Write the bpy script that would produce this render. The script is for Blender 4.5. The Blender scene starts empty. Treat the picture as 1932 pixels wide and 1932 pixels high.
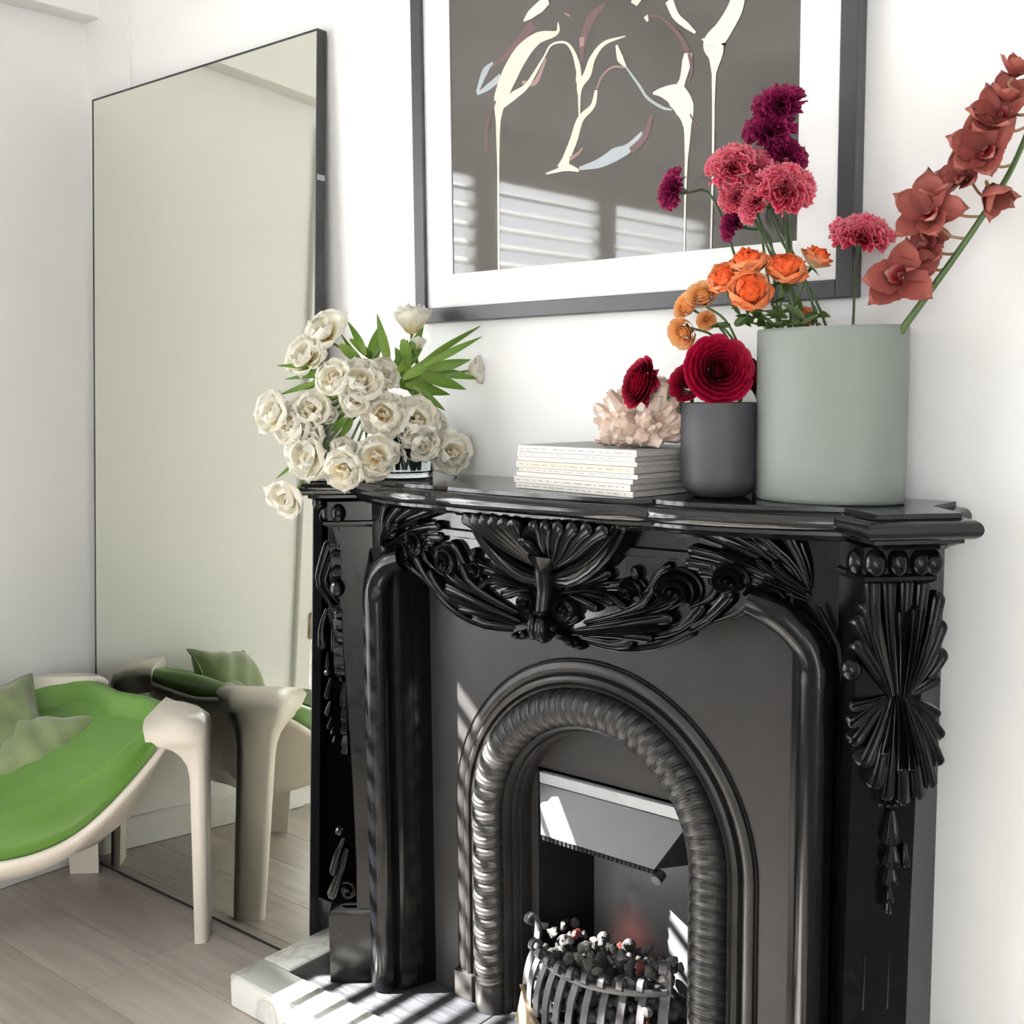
import bpy, math, random
import numpy as np
from mathutils import Vector, Matrix, Euler

R = random.Random(11)
col = bpy.context.scene.collection
sc = bpy.context.scene

# ------------------------------------------------------------------ camera
FPX = 2155.8
YAW, PIT, ROL = [math.radians(a) for a in (40.044, 6.166, -0.543)]
CAM = np.array([1.295, -1.875, 1.42])
_f = np.array([-math.sin(YAW) * math.cos(PIT), math.cos(YAW) * math.cos(PIT), -math.sin(PIT)])
_r = np.cross(_f, [0, 0, 1]); _r /= np.linalg.norm(_r); _u = np.cross(_r, _f)
CM = np.array([math.cos(ROL) * _r + math.sin(ROL) * _u, -math.sin(ROL) * _r + math.cos(ROL) * _u, _f])
cam = bpy.data.cameras.new('camera'); co = bpy.data.objects.new('camera', cam); col.objects.link(co)
cam.sensor_width = 36; cam.lens = FPX / 1932 * 36; cam.clip_start = .02
mw = Matrix.Identity(4)
for i in range(3):
    mw[i][0], mw[i][1], mw[i][2], mw[i][3] = CM[0][i], CM[1][i], -CM[2][i], CAM[i]
co.matrix_world = mw
sc.camera = co

# ------------------------------------------------------------------ light
SUN_DIR = (1.0, 0.87, -.93)
sc.view_settings.view_transform = 'Standard'; sc.view_settings.look = 'None'
sc.view_settings.gamma = 1; sc.view_settings.use_curve_mapping = False
sc.view_settings.exposure = 0.2
sc.cycles.use_denoising = True; sc.cycles.use_adaptive_sampling = True; sc.cycles.adaptive_threshold = .09; sc.cycles.adaptive_min_samples = 20
sc.cycles.max_bounces = 8; sc.cycles.diffuse_bounces = 5; sc.cycles.glossy_bounces = 4
sc.cycles.transmission_bounces = 6; sc.cycles.transparent_max_bounces = 8
sc.cycles.caustics_reflective = False; sc.cycles.caustics_refractive = False
sc.cycles.sample_clamp_indirect = 6
W = bpy.data.worlds.new('sky'); sc.world = W; W.use_nodes = True
bg = W.node_tree.nodes['Background']; bg.inputs[0].default_value = (.93, .965, 1, 1); bg.inputs[1].default_value = 7.6
sl = bpy.data.lights.new('sun', 'SUN'); sl.energy = 100; sl.angle = math.radians(.38); sl.color = (1, .96, .9)
so = bpy.data.objects.new('sun', sl); col.objects.link(so)
so.rotation_euler = Vector(SUN_DIR).to_track_quat('-Z', 'Y').to_euler(); so.location = (-4, -4, 4)
def portal(loc, rot, sx, sy):
    l = bpy.data.lights.new('window_portal', 'AREA'); l.shape = 'RECTANGLE'; l.size = sx; l.size_y = sy; l.cycles.is_portal = True
    o = bpy.data.objects.new('window_portal', l); col.objects.link(o); o.location = loc; o.rotation_euler = rot
portal((-2.02, -2.25, 1.25), (0, math.radians(-90), 0), 2.4, 2.7)
portal((2.1, -4.68, 1.65), (math.radians(90), 0, 0), 1.2, 1.7)

# ------------------------------------------------------------------ photo pixel -> place in the room
def ray(x, y): return CM.T @ np.array([(x - 966) / FPX, -(y - 966) / FPX, 1.0])
def onz(x, y, z): d = ray(x, y); return CAM + d * (z - CAM[2]) / d[2]
def ony(x, y, Y): d = ray(x, y); return CAM + d * (Y - CAM[1]) / d[1]
def onp(x, y, p, n):
    d = ray(x, y); n = np.array(n, float); return CAM + d * ((np.array(p) - CAM) @ n) / (d @ n)
def pxm(p): return float(np.linalg.norm(np.array(p) - CAM)) / FPX   # metres per photo pixel at a place

# ------------------------------------------------------------------ materials
def rgb(h):
    h = h.lstrip('#'); v = [int(h[i:i + 2], 16) / 255 for i in (0, 2, 4)]
    return tuple(c / 12.92 if c <= .04045 else ((c + .055) / 1.055) ** 2.4 for c in v) + (1,)
def nmat(name):
    m = bpy.data.materials.new(name); m.use_nodes = True; nt = m.node_tree
    return m, nt, nt.nodes['Principled BSDF']
def link(nt, a, b): nt.links.new(a, b)
def noise(nt, scale, detail=4, rough=.55, stretch=None, dist=0):
    tc = nt.nodes.new('ShaderNodeTexCoord'); n = nt.nodes.new('ShaderNodeTexNoise')
    n.inputs['Scale'].default_value = scale; n.inputs['Detail'].default_value = detail
    n.inputs['Roughness'].default_value = rough; n.inputs['Distortion'].default_value = dist
    src = tc.outputs['Object']
    if stretch:
        mp = nt.nodes.new('ShaderNodeMapping'); mp.inputs['Scale'].default_value = stretch
        link(nt, src, mp.inputs[0]); src = mp.outputs[0]
    link(nt, src, n.inputs['Vector']); return n
def ramp(nt, src, stops):
    r = nt.nodes.new('ShaderNodeValToRGB'); e = r.color_ramp.elements
    while len(e) < len(stops): e.new(.5)
    for k, (p, c) in enumerate(stops): e[k].position = p; e[k].color = c
    link(nt, src, r.inputs[0]); return r
def bump(nt, b, src, strength, dist=.01):
    n = nt.nodes.new('ShaderNodeBump'); n.inputs['Strength'].default_value = strength; n.inputs['Distance'].default_value = dist
    link(nt, src, n.inputs['Height']); link(nt, n.outputs[0], b.inputs['Normal'])
def simple(name, c, rough=.5, metal=0, var=.08, scale=30, stretch=None, bmp=0, spec=.5, coat=0, trans=0, ior=None, sub=0):
    m, nt, b = nmat(name); c = rgb(c) if isinstance(c, str) else c
    n = noise(nt, scale, stretch=stretch)
    lo = tuple(max(0, x * (1 - var)) for x in c[:3]) + (1,); hi = tuple(min(1, x * (1 + var)) for x in c[:3]) + (1,)
    r = ramp(nt, n.outputs['Fac'], [(.3, lo), (.7, hi)]); link(nt, r.outputs[0], b.inputs['Base Color'])
    b.inputs['Roughness'].default_value = rough; b.inputs['Metallic'].default_value = metal
    b.inputs['Specular IOR Level'].default_value = spec; b.inputs['Coat Weight'].default_value = coat
    b.inputs['Transmission Weight'].default_value = trans
    if ior: b.inputs['IOR'].default_value = ior
    if sub:
        b.inputs['Subsurface Weight'].default_value = sub; b.inputs['Subsurface Radius'].default_value = (.01, .006, .004)
    if bmp: bump(nt, b, n.outputs['Fac'], bmp, .004)
    return m
def pigment(name, stops, rough=.55, sub=.0, transl=0, spec=.3, var=None):
    """petal colour laid along the petal, from base (0) to edge (1), carried by the mesh"""
    m, nt, b = nmat(name)
    a = nt.nodes.new('ShaderNodeAttribute'); a.attribute_name = 'along'
    n = noise(nt, 60, 3); ad = nt.nodes.new('ShaderNodeMath'); ad.operation = 'MULTIPLY_ADD'
    ad.inputs[1].default_value = .22; link(nt, n.outputs['Fac'], ad.inputs[0])
    sb = nt.nodes.new('ShaderNodeMath'); sb.operation = 'SUBTRACT'; sb.inputs[1].default_value = .11
    link(nt, a.outputs['Fac'], sb.inputs[0]); link(nt, sb.outputs[0], ad.inputs[2])
    r = ramp(nt, ad.outputs[0], [(p, rgb(c)) for p, c in stops]); link(nt, r.outputs[0], b.inputs['Base Color'])
    b.inputs['Roughness'].default_value = rough; b.inputs['Specular IOR Level'].default_value = spec
    if transl:
        t = nt.nodes.new('ShaderNodeBsdfTranslucent'); mx = nt.nodes.new('ShaderNodeMixShader'); mx.inputs[0].default_value = transl
        link(nt, r.outputs[0], t.inputs[0]); link(nt, b.outputs[0], mx.inputs[1]); link(nt, t.outputs[0], mx.inputs[2])
        link(nt, mx.outputs[0], nt.nodes['Material Output'].inputs[0])
    return m

MT = {}
MT['wall'] = simple('white_paint', (.89, .89, .885, 1), .6, var=.01, scale=3, bmp=.02)
MT['trimw'] = simple('white_gloss_paint', (.84, .84, .82, 1), .35, var=.01)
MT['ceil'] = simple('ceiling_paint', (.86, .86, .85, 1), .8, var=.01)
def mk_stone():
    m, nt, b = nmat('black_polished_stone')
    n1 = noise(nt, 7, 8, .7, (1, 1, .5)); n2 = noise(nt, 34, 6, .7, (1, 1, .45))
    mx = nt.nodes.new('ShaderNodeMath'); mx.operation = 'MULTIPLY'; link(nt, n1.outputs['Fac'], mx.inputs[0]); link(nt, n2.outputs['Fac'], mx.inputs[1])
    r = ramp(nt, mx.outputs[0], [(.18, (.002, .0022, .0028, 1)), (.36, (.0035, .0038, .0048, 1)), (.55, (.014, .016, .019, 1))])
    link(nt, r.outputs[0], b.inputs['Base Color'])
    r2 = ramp(nt, n2.outputs['Fac'], [(.3, (.14, .14, .14, 1)), (.75, (.28, .28, .28, 1))]); link(nt, r2.outputs[0], b.inputs['Roughness'])
    b.inputs['Specular IOR Level'].default_value = .2; bump(nt, b, n2.outputs['Fac'], .02, .001)
    return m
MT['stone'] = mk_stone(); MT['shelf'] = simple('mirror_polished_black_stone', (.006, .0065, .0075, 1), .13, var=.5, scale=12, spec=.5)
MT['slab'] = simple('black_slate_slab', (.03, .032, .036, 1), .42, var=.5, scale=9, stretch=(1, 14, 1), bmp=.15)
MT['iron'] = simple('painted_cast_iron', (.014, .0133, .013, 1), .38, var=.25, scale=14, bmp=.05, spec=.32)
MT['iron_plate'] = simple('satin_grey_iron', (.021, .0203, .0207, 1), .42, var=.15, scale=6, spec=.2)
MT['hood'] = simple('grey_steel_hood', (.085, .085, .09, 1), .35, var=.05, scale=12, spec=.5)
MT['strip'] = simple('pale_steel_strip', (.3, .32, .335, 1), .35, .3, var=.05)
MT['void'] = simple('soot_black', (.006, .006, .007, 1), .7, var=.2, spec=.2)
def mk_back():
    m, nt, b = nmat('painted_glow_back_plate')
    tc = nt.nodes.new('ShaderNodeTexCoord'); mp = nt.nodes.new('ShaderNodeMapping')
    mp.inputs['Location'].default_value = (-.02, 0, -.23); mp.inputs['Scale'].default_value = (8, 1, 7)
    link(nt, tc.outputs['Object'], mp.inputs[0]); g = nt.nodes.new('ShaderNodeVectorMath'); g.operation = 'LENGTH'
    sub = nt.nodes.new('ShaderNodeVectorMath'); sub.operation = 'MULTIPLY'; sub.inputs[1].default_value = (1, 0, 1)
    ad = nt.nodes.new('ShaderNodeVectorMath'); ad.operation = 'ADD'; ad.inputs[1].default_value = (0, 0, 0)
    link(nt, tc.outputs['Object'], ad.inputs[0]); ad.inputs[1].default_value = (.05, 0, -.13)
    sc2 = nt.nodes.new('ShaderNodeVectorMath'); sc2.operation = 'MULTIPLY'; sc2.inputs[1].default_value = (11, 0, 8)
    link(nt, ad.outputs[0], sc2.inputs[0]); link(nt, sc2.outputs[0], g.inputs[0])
    r = ramp(nt, g.outputs['Value'], [(.1, (.22, .05, .045, 1)), (.8, (.11, .11, .115, 1))])  # red patch: sunlight bounced off the red fuel bed, painted into the colour
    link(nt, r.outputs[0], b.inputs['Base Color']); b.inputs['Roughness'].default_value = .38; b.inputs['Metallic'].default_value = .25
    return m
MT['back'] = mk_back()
MT['bar'] = simple('worn_steel_bar', (.045, .045, .048, 1), .36, .3, var=.3, scale=40)
MT['brass'] = simple('aged_bronze_apron', (.25, .19, .12, 1), .4, .5, var=.3, scale=12)
MT['coal'] = simple('charcoal_coal', (.035, .034, .034, 1), .75, var=.6, scale=60, bmp=.5)
MT['ash'] = simple('ash_grey_coal', (.10, .098, .094, 1), .85, var=.5, scale=70, bmp=.5)
MT['ember'] = simple('red_ember_coal', (.09, .014, .010, 1), .5, var=.4, scale=40)
def mk_marble():
    m, nt, b = nmat('white_veined_marble')
    n = noise(nt, 3.5, 8, .6, dist=1.6); r = ramp(nt, n.outputs['Fac'], [(.44, (.74, .74, .71, 1)), (.495, (.5, .5, .48, 1)), (.52, (.74, .74, .71, 1))])
    link(nt, r.outputs[0], b.inputs['Base Color']); b.inputs['Roughness'].default_value = .3
    return m
MT['marble'] = mk_marble()
def mk_floor(k):
    m, nt, b = nmat('limed_oak_plank')
    n = noise(nt, 2.2, 7, .6, (1.2, 16, 1)); base = [(.37, .335, .30), (.42, .38, .345), (.46, .42, .385)][k]
    r = ramp(nt, n.outputs['Fac'], [(.3, tuple(x * .82 for x in base) + (1,)), (.7, tuple(x * 1.12 for x in base) + (1,))])
    link(nt, r.outputs[0], b.inputs['Base Color']); b.inputs['Roughness'].default_value = .42; bump(nt, b, n.outputs['Fac'], .05, .002)
    return m
MT['planks'] = [mk_floor(k) for k in range(3)]
m, nt, b = nmat('mirror_glass'); b.inputs['Base Color'].default_value = (.87, .885, .80, 1); b.inputs['Metallic'].default_value = 1; b.inputs['Roughness'].default_value = .015
n = noise(nt, 2); MT['mirror'] = m
MT['blackframe'] = simple('black_satin_frame', (.012, .0125, .015, 1), .35, var=.15)
MT['frame'] = simple('charcoal_picture_frame', (.03, .033, .04, 1), .4, var=.1, scale=20, stretch=(1, 1, .1))
MT['mat'] = simple('white_mat_board', (.86, .86, .86, 1), .8, var=.01)
m, nt, b = nmat('dark_glazed_print'); n = noise(nt, 1.4, 3)
r = ramp(nt, n.outputs['Fac'], [(.3, (.058, .054, .051, 1)), (.7, (.082, .077, .072, 1))]); link(nt, r.outputs[0], b.inputs['Base Color'])
b.inputs['Roughness'].default_value = .035; b.inputs['IOR'].default_value = 1.68; MT['print'] = m
def stroke_mat(name, c, sp=.35): return simple(name, c, .12, var=.06, scale=8, spec=sp)
MT['cream'] = stroke_mat('cream_paint', (.66, .64, .54, 1)); MT['mauve'] = stroke_mat('mauve_paint', (.13, .085, .092, 1)); MT['blue'] = stroke_mat('pale_blue_paint', (.36, .40, .43, 1))
MT['pinkp'] = stroke_mat('dusky_pink_paint', (.27, .18, .17, 1)); MT['white'] = stroke_mat('white_paint_pour', (.7, .685, .64, 1))
MT['shell'] = simple('cream_fibreglass', (.78, .73, .65, 1), .3, var=.03, scale=8, coat=.2)
MT['green'] = simple('green_vinyl', (.075, .18, .025, 1), .38, var=.08, scale=5, spec=.45)
def mk_velvet():
    m, nt, b = nmat('olive_green_velvet'); n = noise(nt, 9, 5); r = ramp(nt, n.outputs['Fac'], [(.3, (.10, .135, .055, 1)), (.75, (.20, .25, .115, 1))])
    link(nt, r.outputs[0], b.inputs['Base Color']); b.inputs['Roughness'].default_value = .9; b.inputs['Sheen Weight'].default_value = .6; bump(nt, b, n.outputs['Fac'], .3, .01); return m
MT['velvet'] = mk_velvet()
m, nt, b = nmat('clear_glass'); b.inputs['Transmission Weight'].default_value = 1; b.inputs['Roughness'].default_value = .01; b.inputs['IOR'].default_value = 1.3
b.inputs['Base Color'].default_value = (.95, .985, .97, 1); MT['glass'] = m
m, nt, b = nmat('vase_water'); b.inputs['Transmission Weight'].default_value = 1; b.inputs['Roughness'].default_value = .0; b.inputs['IOR'].default_value = 1.12
b.inputs['Base Color'].default_value = (.95, .98, .95, 1); MT['water'] = m
MT['cup'] = simple('matte_charcoal_ceramic', (.037, .039, .046, 1), .6, var=.06, scale=50, bmp=.02)
MT['pot'] = simple('sage_grey_ceramic', (.165, .186, .172, 1), .55, var=.03, scale=6)
MT['paper'] = simple('ivory_magazine_spine', (.64, .59, .50, 1), .6, var=.02); MT['paper2'] = simple('white_magazine_spine', (.68, .66, .62, 1), .6, var=.02)
MT['cover'] = simple('grey_magazine_cover', (.30, .295, .29, 1), .5, var=.3, scale=14, stretch=(1, 1, 6)); MT['ink'] = simple('grey_brown_ink', (.2, .16, .13, 1), .7, var=.2)
MT['gold'] = simple('ochre_ink', (.3, .2, .09, 1), .7, var=.2)
MT['pages'] = simple('page_edges', (.42, .4, .38, 1), .8, var=.35, scale=30, stretch=(1, 1, 30))
MT['quartz'] = simple('milky_rose_quartz', (.5, .385, .32, 1), .22, var=.22, scale=28, sub=.25, spec=.6, bmp=.1)
MT['quartz_clear'] = simple('clear_quartz_point', (.6, .5, .43, 1), .08, var=.12, scale=30, sub=.3, spec=.7)
MT['stem'] = simple('flower_stem_green', (.07, .13, .03, 1), .5, var=.25, scale=40)
MT['stem2'] = simple('dark_stem_green', (.045, .075, .028, 1), .5, var=.3, scale=40)
MT['leaf'] = pigment('tulip_leaf', [(0, '#7d9440'), (.5, '#587c28'), (.9, '#4c6a24'), (1, '#6a5a2c')], .4, transl=.35, spec=.4)
MT['leafd'] = pigment('dark_leaf', [(0, '#3c5220'), (.6, '#34481c'), (1, '#46552a')], .45, transl=.2, spec=.4)
MT['tulip'] = pigment('cream_tulip_petal', [(0, '#e9d99c'), (.22, '#f6edd0'), (.5, '#fcf8ea'), (1, '#fffdf5')], .5, transl=.5)
MT['tulip_in'] = pigment('cream_tulip_heart', [(0, '#dcae5c'), (.3, '#f0d89c'), (.6, '#f8ecd0'), (1, '#fdf6e4')], .5, transl=.45)
MT['purple'] = pigment('purple_carnation', [(0, '#30031a'), (.5, '#640838'), (1, '#841448')], .6, transl=.15)
MT['pink'] = pigment('pink_carnation', [(0, '#9c0c24'), (.55, '#c02544'), (.86, '#c63c58'), (1, '#dc8a96')], .6, transl=.2)
MT['rose'] = pigment('orange_rose', [(0, '#f2d89c'), (.4, '#f0a468'), (.75, '#ee7c42'), (1, '#e4521e')], .5, transl=.25)
MT['rose_o'] = pigment('apricot_rose', [(0, '#efe0b4'), (.45, '#f0c49a'), (.85, '#ee9c6c'), (1, '#e6743e')], .5, transl=.25)
MT['peach'] = pigment('peach_ranunculus', [(0, '#e8a860'), (.5, '#f2b878'), (1, '#f6cda0')], .55, transl=.25)
MT['crimson'] = pigment('crimson_ranunculus', [(0, '#38000a'), (.5, '#780320'), (.85, '#9a082e'), (1, '#b01c46')], .5, transl=.15)
MT['orchid'] = pigment('rust_orchid', [(0, '#6e2c28'), (.5, '#8c4640'), (1, '#9c5c52')], .55, transl=.25)
MT['lip'] = pigment('dark_orchid_lip', [(0, '#5c1018'), (.5, '#7c1a22'), (1, '#c08a80')], .5, transl=.1)
MT['orchid_stem'] = simple('orchid_stem_green', (.05, .10, .025, 1), .45, var=.2); MT['pedicel'] = simple('tan_pedicel', (.25, .15, .07, 1), .5, var=.15)

# ------------------------------------------------------------------ mesh building
class MB:
    def __init__(s): s.v = []; s.f = []; s.a = []
    def add(s, v, f, a=None):
        o = len(s.v); s.v += [tuple(map(float, p)) for p in v]; s.f += [tuple(i + o for i in q) for q in f]
        s.a += list(a) if a is not None else [0.0] * len(v); return s
    def box(s, lo, hi):
        (x0, y0, z0), (x1, y1, z1) = lo, hi
        return s.add([(x0, y0, z0), (x1, y0, z0), (x1, y1, z0), (x0, y1, z0), (x0, y0, z1), (x1, y0, z1), (x1, y1, z1), (x0, y1, z1)],
                     [(0, 3, 2, 1), (4, 5, 6, 7), (0, 1, 5, 4), (1, 2, 6, 5), (2, 3, 7, 6), (3, 0, 4, 7)])
    def rbox(s, lo, hi, b):
        """box with chamfered long edges (all 12), made as a stack of rings"""
        (x0, y0, z0), (x1, y1, z1) = lo, hi
        def ring(z, i): return [(x0 + i + b, y0 + i, z), (x1 - i - b, y0 + i, z), (x1 - i, y0 + i + b, z), (x1 - i, y1 - i - b, z), (x1 - i - b, y1 - i, z), (x0 + i + b, y1 - i, z), (x0 + i, y1 - i - b, z), (x0 + i, y0 + i + b, z)]
        return s.loft([ring(z0, b), ring(z0 + b, 0), ring(z1 - b, 0), ring(z1, b)])
    def loft(s, rings, cap=True, closed=True, a=None):
        n = len(rings[0]); v = [p for r in rings for p in r]; f = []
        for i in range(len(rings) - 1):
            for j in range(n if closed else n - 1):
                k = (j + 1) % n; f.append((i * n + j, i * n + k, (i + 1) * n + k, (i + 1) * n + j))
        if cap: f += [tuple(range(n - 1, -1, -1)), tuple((len(rings) - 1) * n + j for j in range(n))]
        return s.add(v, f, a)
    def prism(s, poly, z0, z1): return s.loft([[(x, y, z0) for x, y in poly], [(x, y, z1) for x, y in poly]])
    def lathe(s, prof, c=(0, 0, 0), n=40, sx=1, sy=1, cap=False):
        rings = [[(c[0] + r * sx * math.cos(t), c[1] + r * sy * math.sin(t), c[2] + z) for t in [2 * math.pi * j / n for j in range(n)]] for r, z in prof]
        return s.loft(rings, cap)
    def tube(s, path, rad, n=8, cap=True, flat=1.0, up=None):
        P = [np.array(p, float) for p in path]; m = len(P); rr = rad if isinstance(rad, (list, tuple)) else [rad] * m; rings = []
        prev = None
        for i in range(m):
            t = P[min(i + 1, m - 1)] - P[max(i - 1, 0)]; t /= (np.linalg.norm(t) + 1e-12)
            ref = np.array(up if up is not None else ((0, 0, 1) if abs(t[2]) < .9 else (1, 0, 0)), float) if prev is None else prev
            a = ref - t * (ref @ t); a /= (np.linalg.norm(a) + 1e-12); b = np.cross(t, a); prev = a
            rings.append([P[i] + rr[i] * (a * math.cos(q) * flat + b * math.sin(q)) for q in [2 * math.pi * j / n for j in range(n)]])
        return s.loft(rings, cap)
    def grid(s, fn, nu, nv, att=None, flip=False, wrap=False):
        v = [fn(i / (nu - 1), j / (nv - 1)) for i in range(nu) for j in range(nv)]
        f = [(i * nv + j, (i + 1) * nv + j, (i + 1) * nv + j + 1, i * nv + j + 1) for i in range(nu - 1) for j in range(nv - 1)]
        if flip: f = [q[::-1] for q in f]
        a = [att(i / (nu - 1), j / (nv - 1)) for i in range(nu) for j in range(nv)] if att else None
        return s.add(v, f, a)
    def ball(s, c, r, nu=10, nv=7, M3=None):
        r = r if isinstance(r, (list, tuple)) else (r, r, r); v = []; 
        for i in range(nv + 1):
            t = math.pi * i / nv
            for j in range(nu):
                q = 2 * math.pi * j / nu; p = np.array([r[0] * math.sin(t) * math.cos(q), r[1] * math.sin(t) * math.sin(q), r[2] * math.cos(t)])
                if M3 is not None: p = M3 @ p
                v.append(np.array(c) + p)
        f = [(i * nu + j, (i + 1) * nu + j, (i + 1) * nu + (j + 1) % nu, i * nu + (j + 1) % nu) for i in range(nv) for j in range(nu)]
        return s.add(v, f)
    def mirror(s):
        m = MB(); m.v = [(-x, y, z) for x, y, z in s.v]; m.f = [q[::-1] for q in s.f]; m.a = list(s.a); return m
    def mesh(s, name, mat, sharp=40, org=(0, 0, 0)):
        me = bpy.data.meshes.new(name); me.from_pydata([(x - org[0], y - org[1], z - org[2]) for x, y, z in s.v], [], s.f)
        if any(s.a):
            at = me.attributes.new('along', 'FLOAT', 'POINT'); at.data.foreach_set('value', s.a)
        me.polygons.foreach_set('use_smooth', [True] * len(me.polygons))
        if sharp: me.set_sharp_from_angle(angle=math.radians(sharp))
        if mat: me.materials.append(mat)
        me.update(); return me
    def build(s, name, mat, parent=None, sharp=40, label=None):
        org = tuple(parent.location) if parent else (0, 0, 0)
        p = parent
        while p and p.parent: p = p.parent; org = tuple(a + b for a, b in zip(org, p.location))
        o = bpy.data.objects.new(name, s.mesh(name, mat, sharp, org)); col.objects.link(o)
        if parent: o.parent = parent
        if label: o['label'] = label
        return o
def tag(o, label=None, cat=None, group=None, kind=None):
    for k, v in (('label', label), ('category', cat), ('group', group), ('kind', kind)):
        if v: o[k] = v
    return o
def thing(name, label, cat, loc=(0, 0, 0), group=None):
    o = bpy.data.objects.new(name, None); col.objects.link(o); o.location = loc; o.empty_display_size = .05
    return tag(o, label, cat, group)
def struct(name, mb, mat, label=None, sharp=40): return tag(mb.build(name, mat, None, sharp), label, None, None, 'structure')
def inst(name, mesh, parent, mtx):
    o = bpy.data.objects.new(name, mesh); col.objects.link(o); o.parent = parent; o.matrix_local = mtx; return o
def smooth_path(pts, n=8):
    """Catmull-Rom through points"""
    P = [np.array(p, float) for p in pts]; P = [2 * P[0] - P[1]] + P + [2 * P[-1] - P[-2]]; out = []
    for i in range(1, len(P) - 2):
        for k in range(n):
            t = k / n; a, b, c, d = P[i - 1:i + 3]
            out.append(.5 * (2 * b + (c - a) * t + (2 * a - 5 * b + 4 * c - d) * t * t + (3 * b - a - 3 * c + d) * t ** 3))
    out.append(P[-2]); return out

# ================================================================== the room
XL, XR, YB, ZC = -1.885, 3.2, -4.6, 3.15
WY0, WY1, WZ0, WZ1 = -.98, -3.62, .06, 2.36          # shuttered window opening in the left wall
fl = MB().box((XL - .15, YB - .15, -.06), (XR, .0, -.012)); floor = struct('floor', fl, MT['void'], 'limed oak plank floor')
rows = 25; pw = .186
for i in range(rows):
    x = XL - .3 + R.uniform(0, .25) + (i % 3) * -.55
    while x < XR:
        L = R.uniform(1.3, 1.9); x0, x1 = max(x, XL), min(x + L, XR)
        if x1 - x0 > .03:
            MB().box((x0 + .0007, -(i + 1) * pw + .0007, -.012), (x1 - .0007, -i * pw - .0007, 0)).build('plank', MT['planks'][R.randrange(3)], floor)
        x += L
w = MB(); w.box((XL - .14, 0, 0), (-.46, .16, ZC)); w.box((.46, 0, 0), (XR, .16, ZC)); w.box((-.46, 0, 1.05), (.46, .16, ZC)); w.box((-.46, .3, 0), (.46, .34, 1.05))
struct('wall_back', w, MT['wall'], 'white plaster wall behind the fireplace')
w = MB(); w.box((XL - .14, WY0, 0), (XL, 0, ZC)); w.box((XL - .14, YB, 0), (XL, WY1, ZC)); w.box((XL - .14, WY1, WZ1), (XL, WY0, ZC)); w.box((XL - .14, WY1, 0), (XL, WY0, WZ0))
struct('wall_left', w, MT['wall'], 'white wall on the mirror side with a shuttered window')
w = MB(); w.box((-2, YB - .14, 0), (1.5, YB, ZC)); w.box((2.7, YB - .14, 0), (XR, YB, ZC)); w.box((1.5, YB - .14, 0), (2.7, YB, .8)); w.box((1.5, YB - .14, 2.5), (2.7, YB, ZC))
struct('wall_front', w, MT['wall'], 'white wall with a wide window opposite the fireplace')
struct('wall_right', MB().box((XR, YB - .14, 0), (XR + .12, .16, ZC)), MT['wall'], 'plain white wall')
struct('ceiling', MB().box((XL - .15, YB - .15, ZC), (XR + .12, .16, ZC + .1)), MT['ceil'], 'white ceiling')
struct('trim_1', MB().box((XL, -.011, 0), (-1.66, 0, ZC)), MT['wall'], 'shallow white nib in the corner behind the mirror')
struct('trim_2', MB().rbox((XL, YB, 2.49), (-1.807, 0, 2.8), .003), MT['wall'], 'white boxed bulkhead along the top of the wall')
struct('trim_3', MB().rbox((XL, -3.4, 3.0), (XR, -3.1, ZC), .003), MT['ceil'], 'ceiling beam')
struct('baseboard_left', MB().rbox((XL, WY0 + .07, 0), (XL + .016, -.012, .1), .003), MT['trimw'], 'white skirting board under the window wall')
struct('baseboard_back', MB().rbox((-1.66, -.014, 0), (-.84, 0, .1), .003), MT['trimw'], 'white skirting board behind the mirror')
struct('baseboard_right', MB().rbox((.84, -.016, 0), (XR, 0, .1), .003), MT['trimw'], 'white skirting board beside the fireplace')
# shuttered window on the left wall
win = MB().rbox((XL - .02, WY0, 0), (XL + .022, WY0 + .07, 2.42), .004)
win = struct('window_1', win, MT['trimw'], 'tall white window with plantation shutters on the wall facing the chair')
a = MB().rbox((XL - .02, WY1 - .07, 0), (XL + .022, WY1, 2.42), .004); a.build('window_frame', MT['trimw'], win)
MB().rbox((XL - .02, WY1, 2.36), (XL + .022, WY0, 2.43), .004).build('window_frame', MT['trimw'], win)
MB().rbox((XL - .14, WY1, WZ0), (XL + .01, WY0, WZ0 + .02), .003).build('window_sill', MT['trimw'], win)
for z in (.66, 1.9):
    h = MB().rbox((XL + .022, WY0 - .012, z - .045), (XL + .03, WY0 + .02, z + .045), .003); h.tube([(XL + .032, WY0 + .004, z - .05), (XL + .032, WY0 + .004, z + .05)], .006, 8); h.build('hinge', MT['brass'], win)
panels = [(-.98, -1.28, -8), (-1.28, -1.77, 26), (-1.86, -2.64, 26), (-2.72, -3.62, 26)]
MB().rbox((XL - .09, -1.86, WZ0), (XL + .012, -1.77, WZ1), .004).build('mullion', MT['trimw'], win); MB().rbox((XL - .09, -2.72, WZ0), (XL + .012, -2.64, WZ1), .004).build('mullion', MT['trimw'], win)
CH = .089; PITCH = .0735
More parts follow.
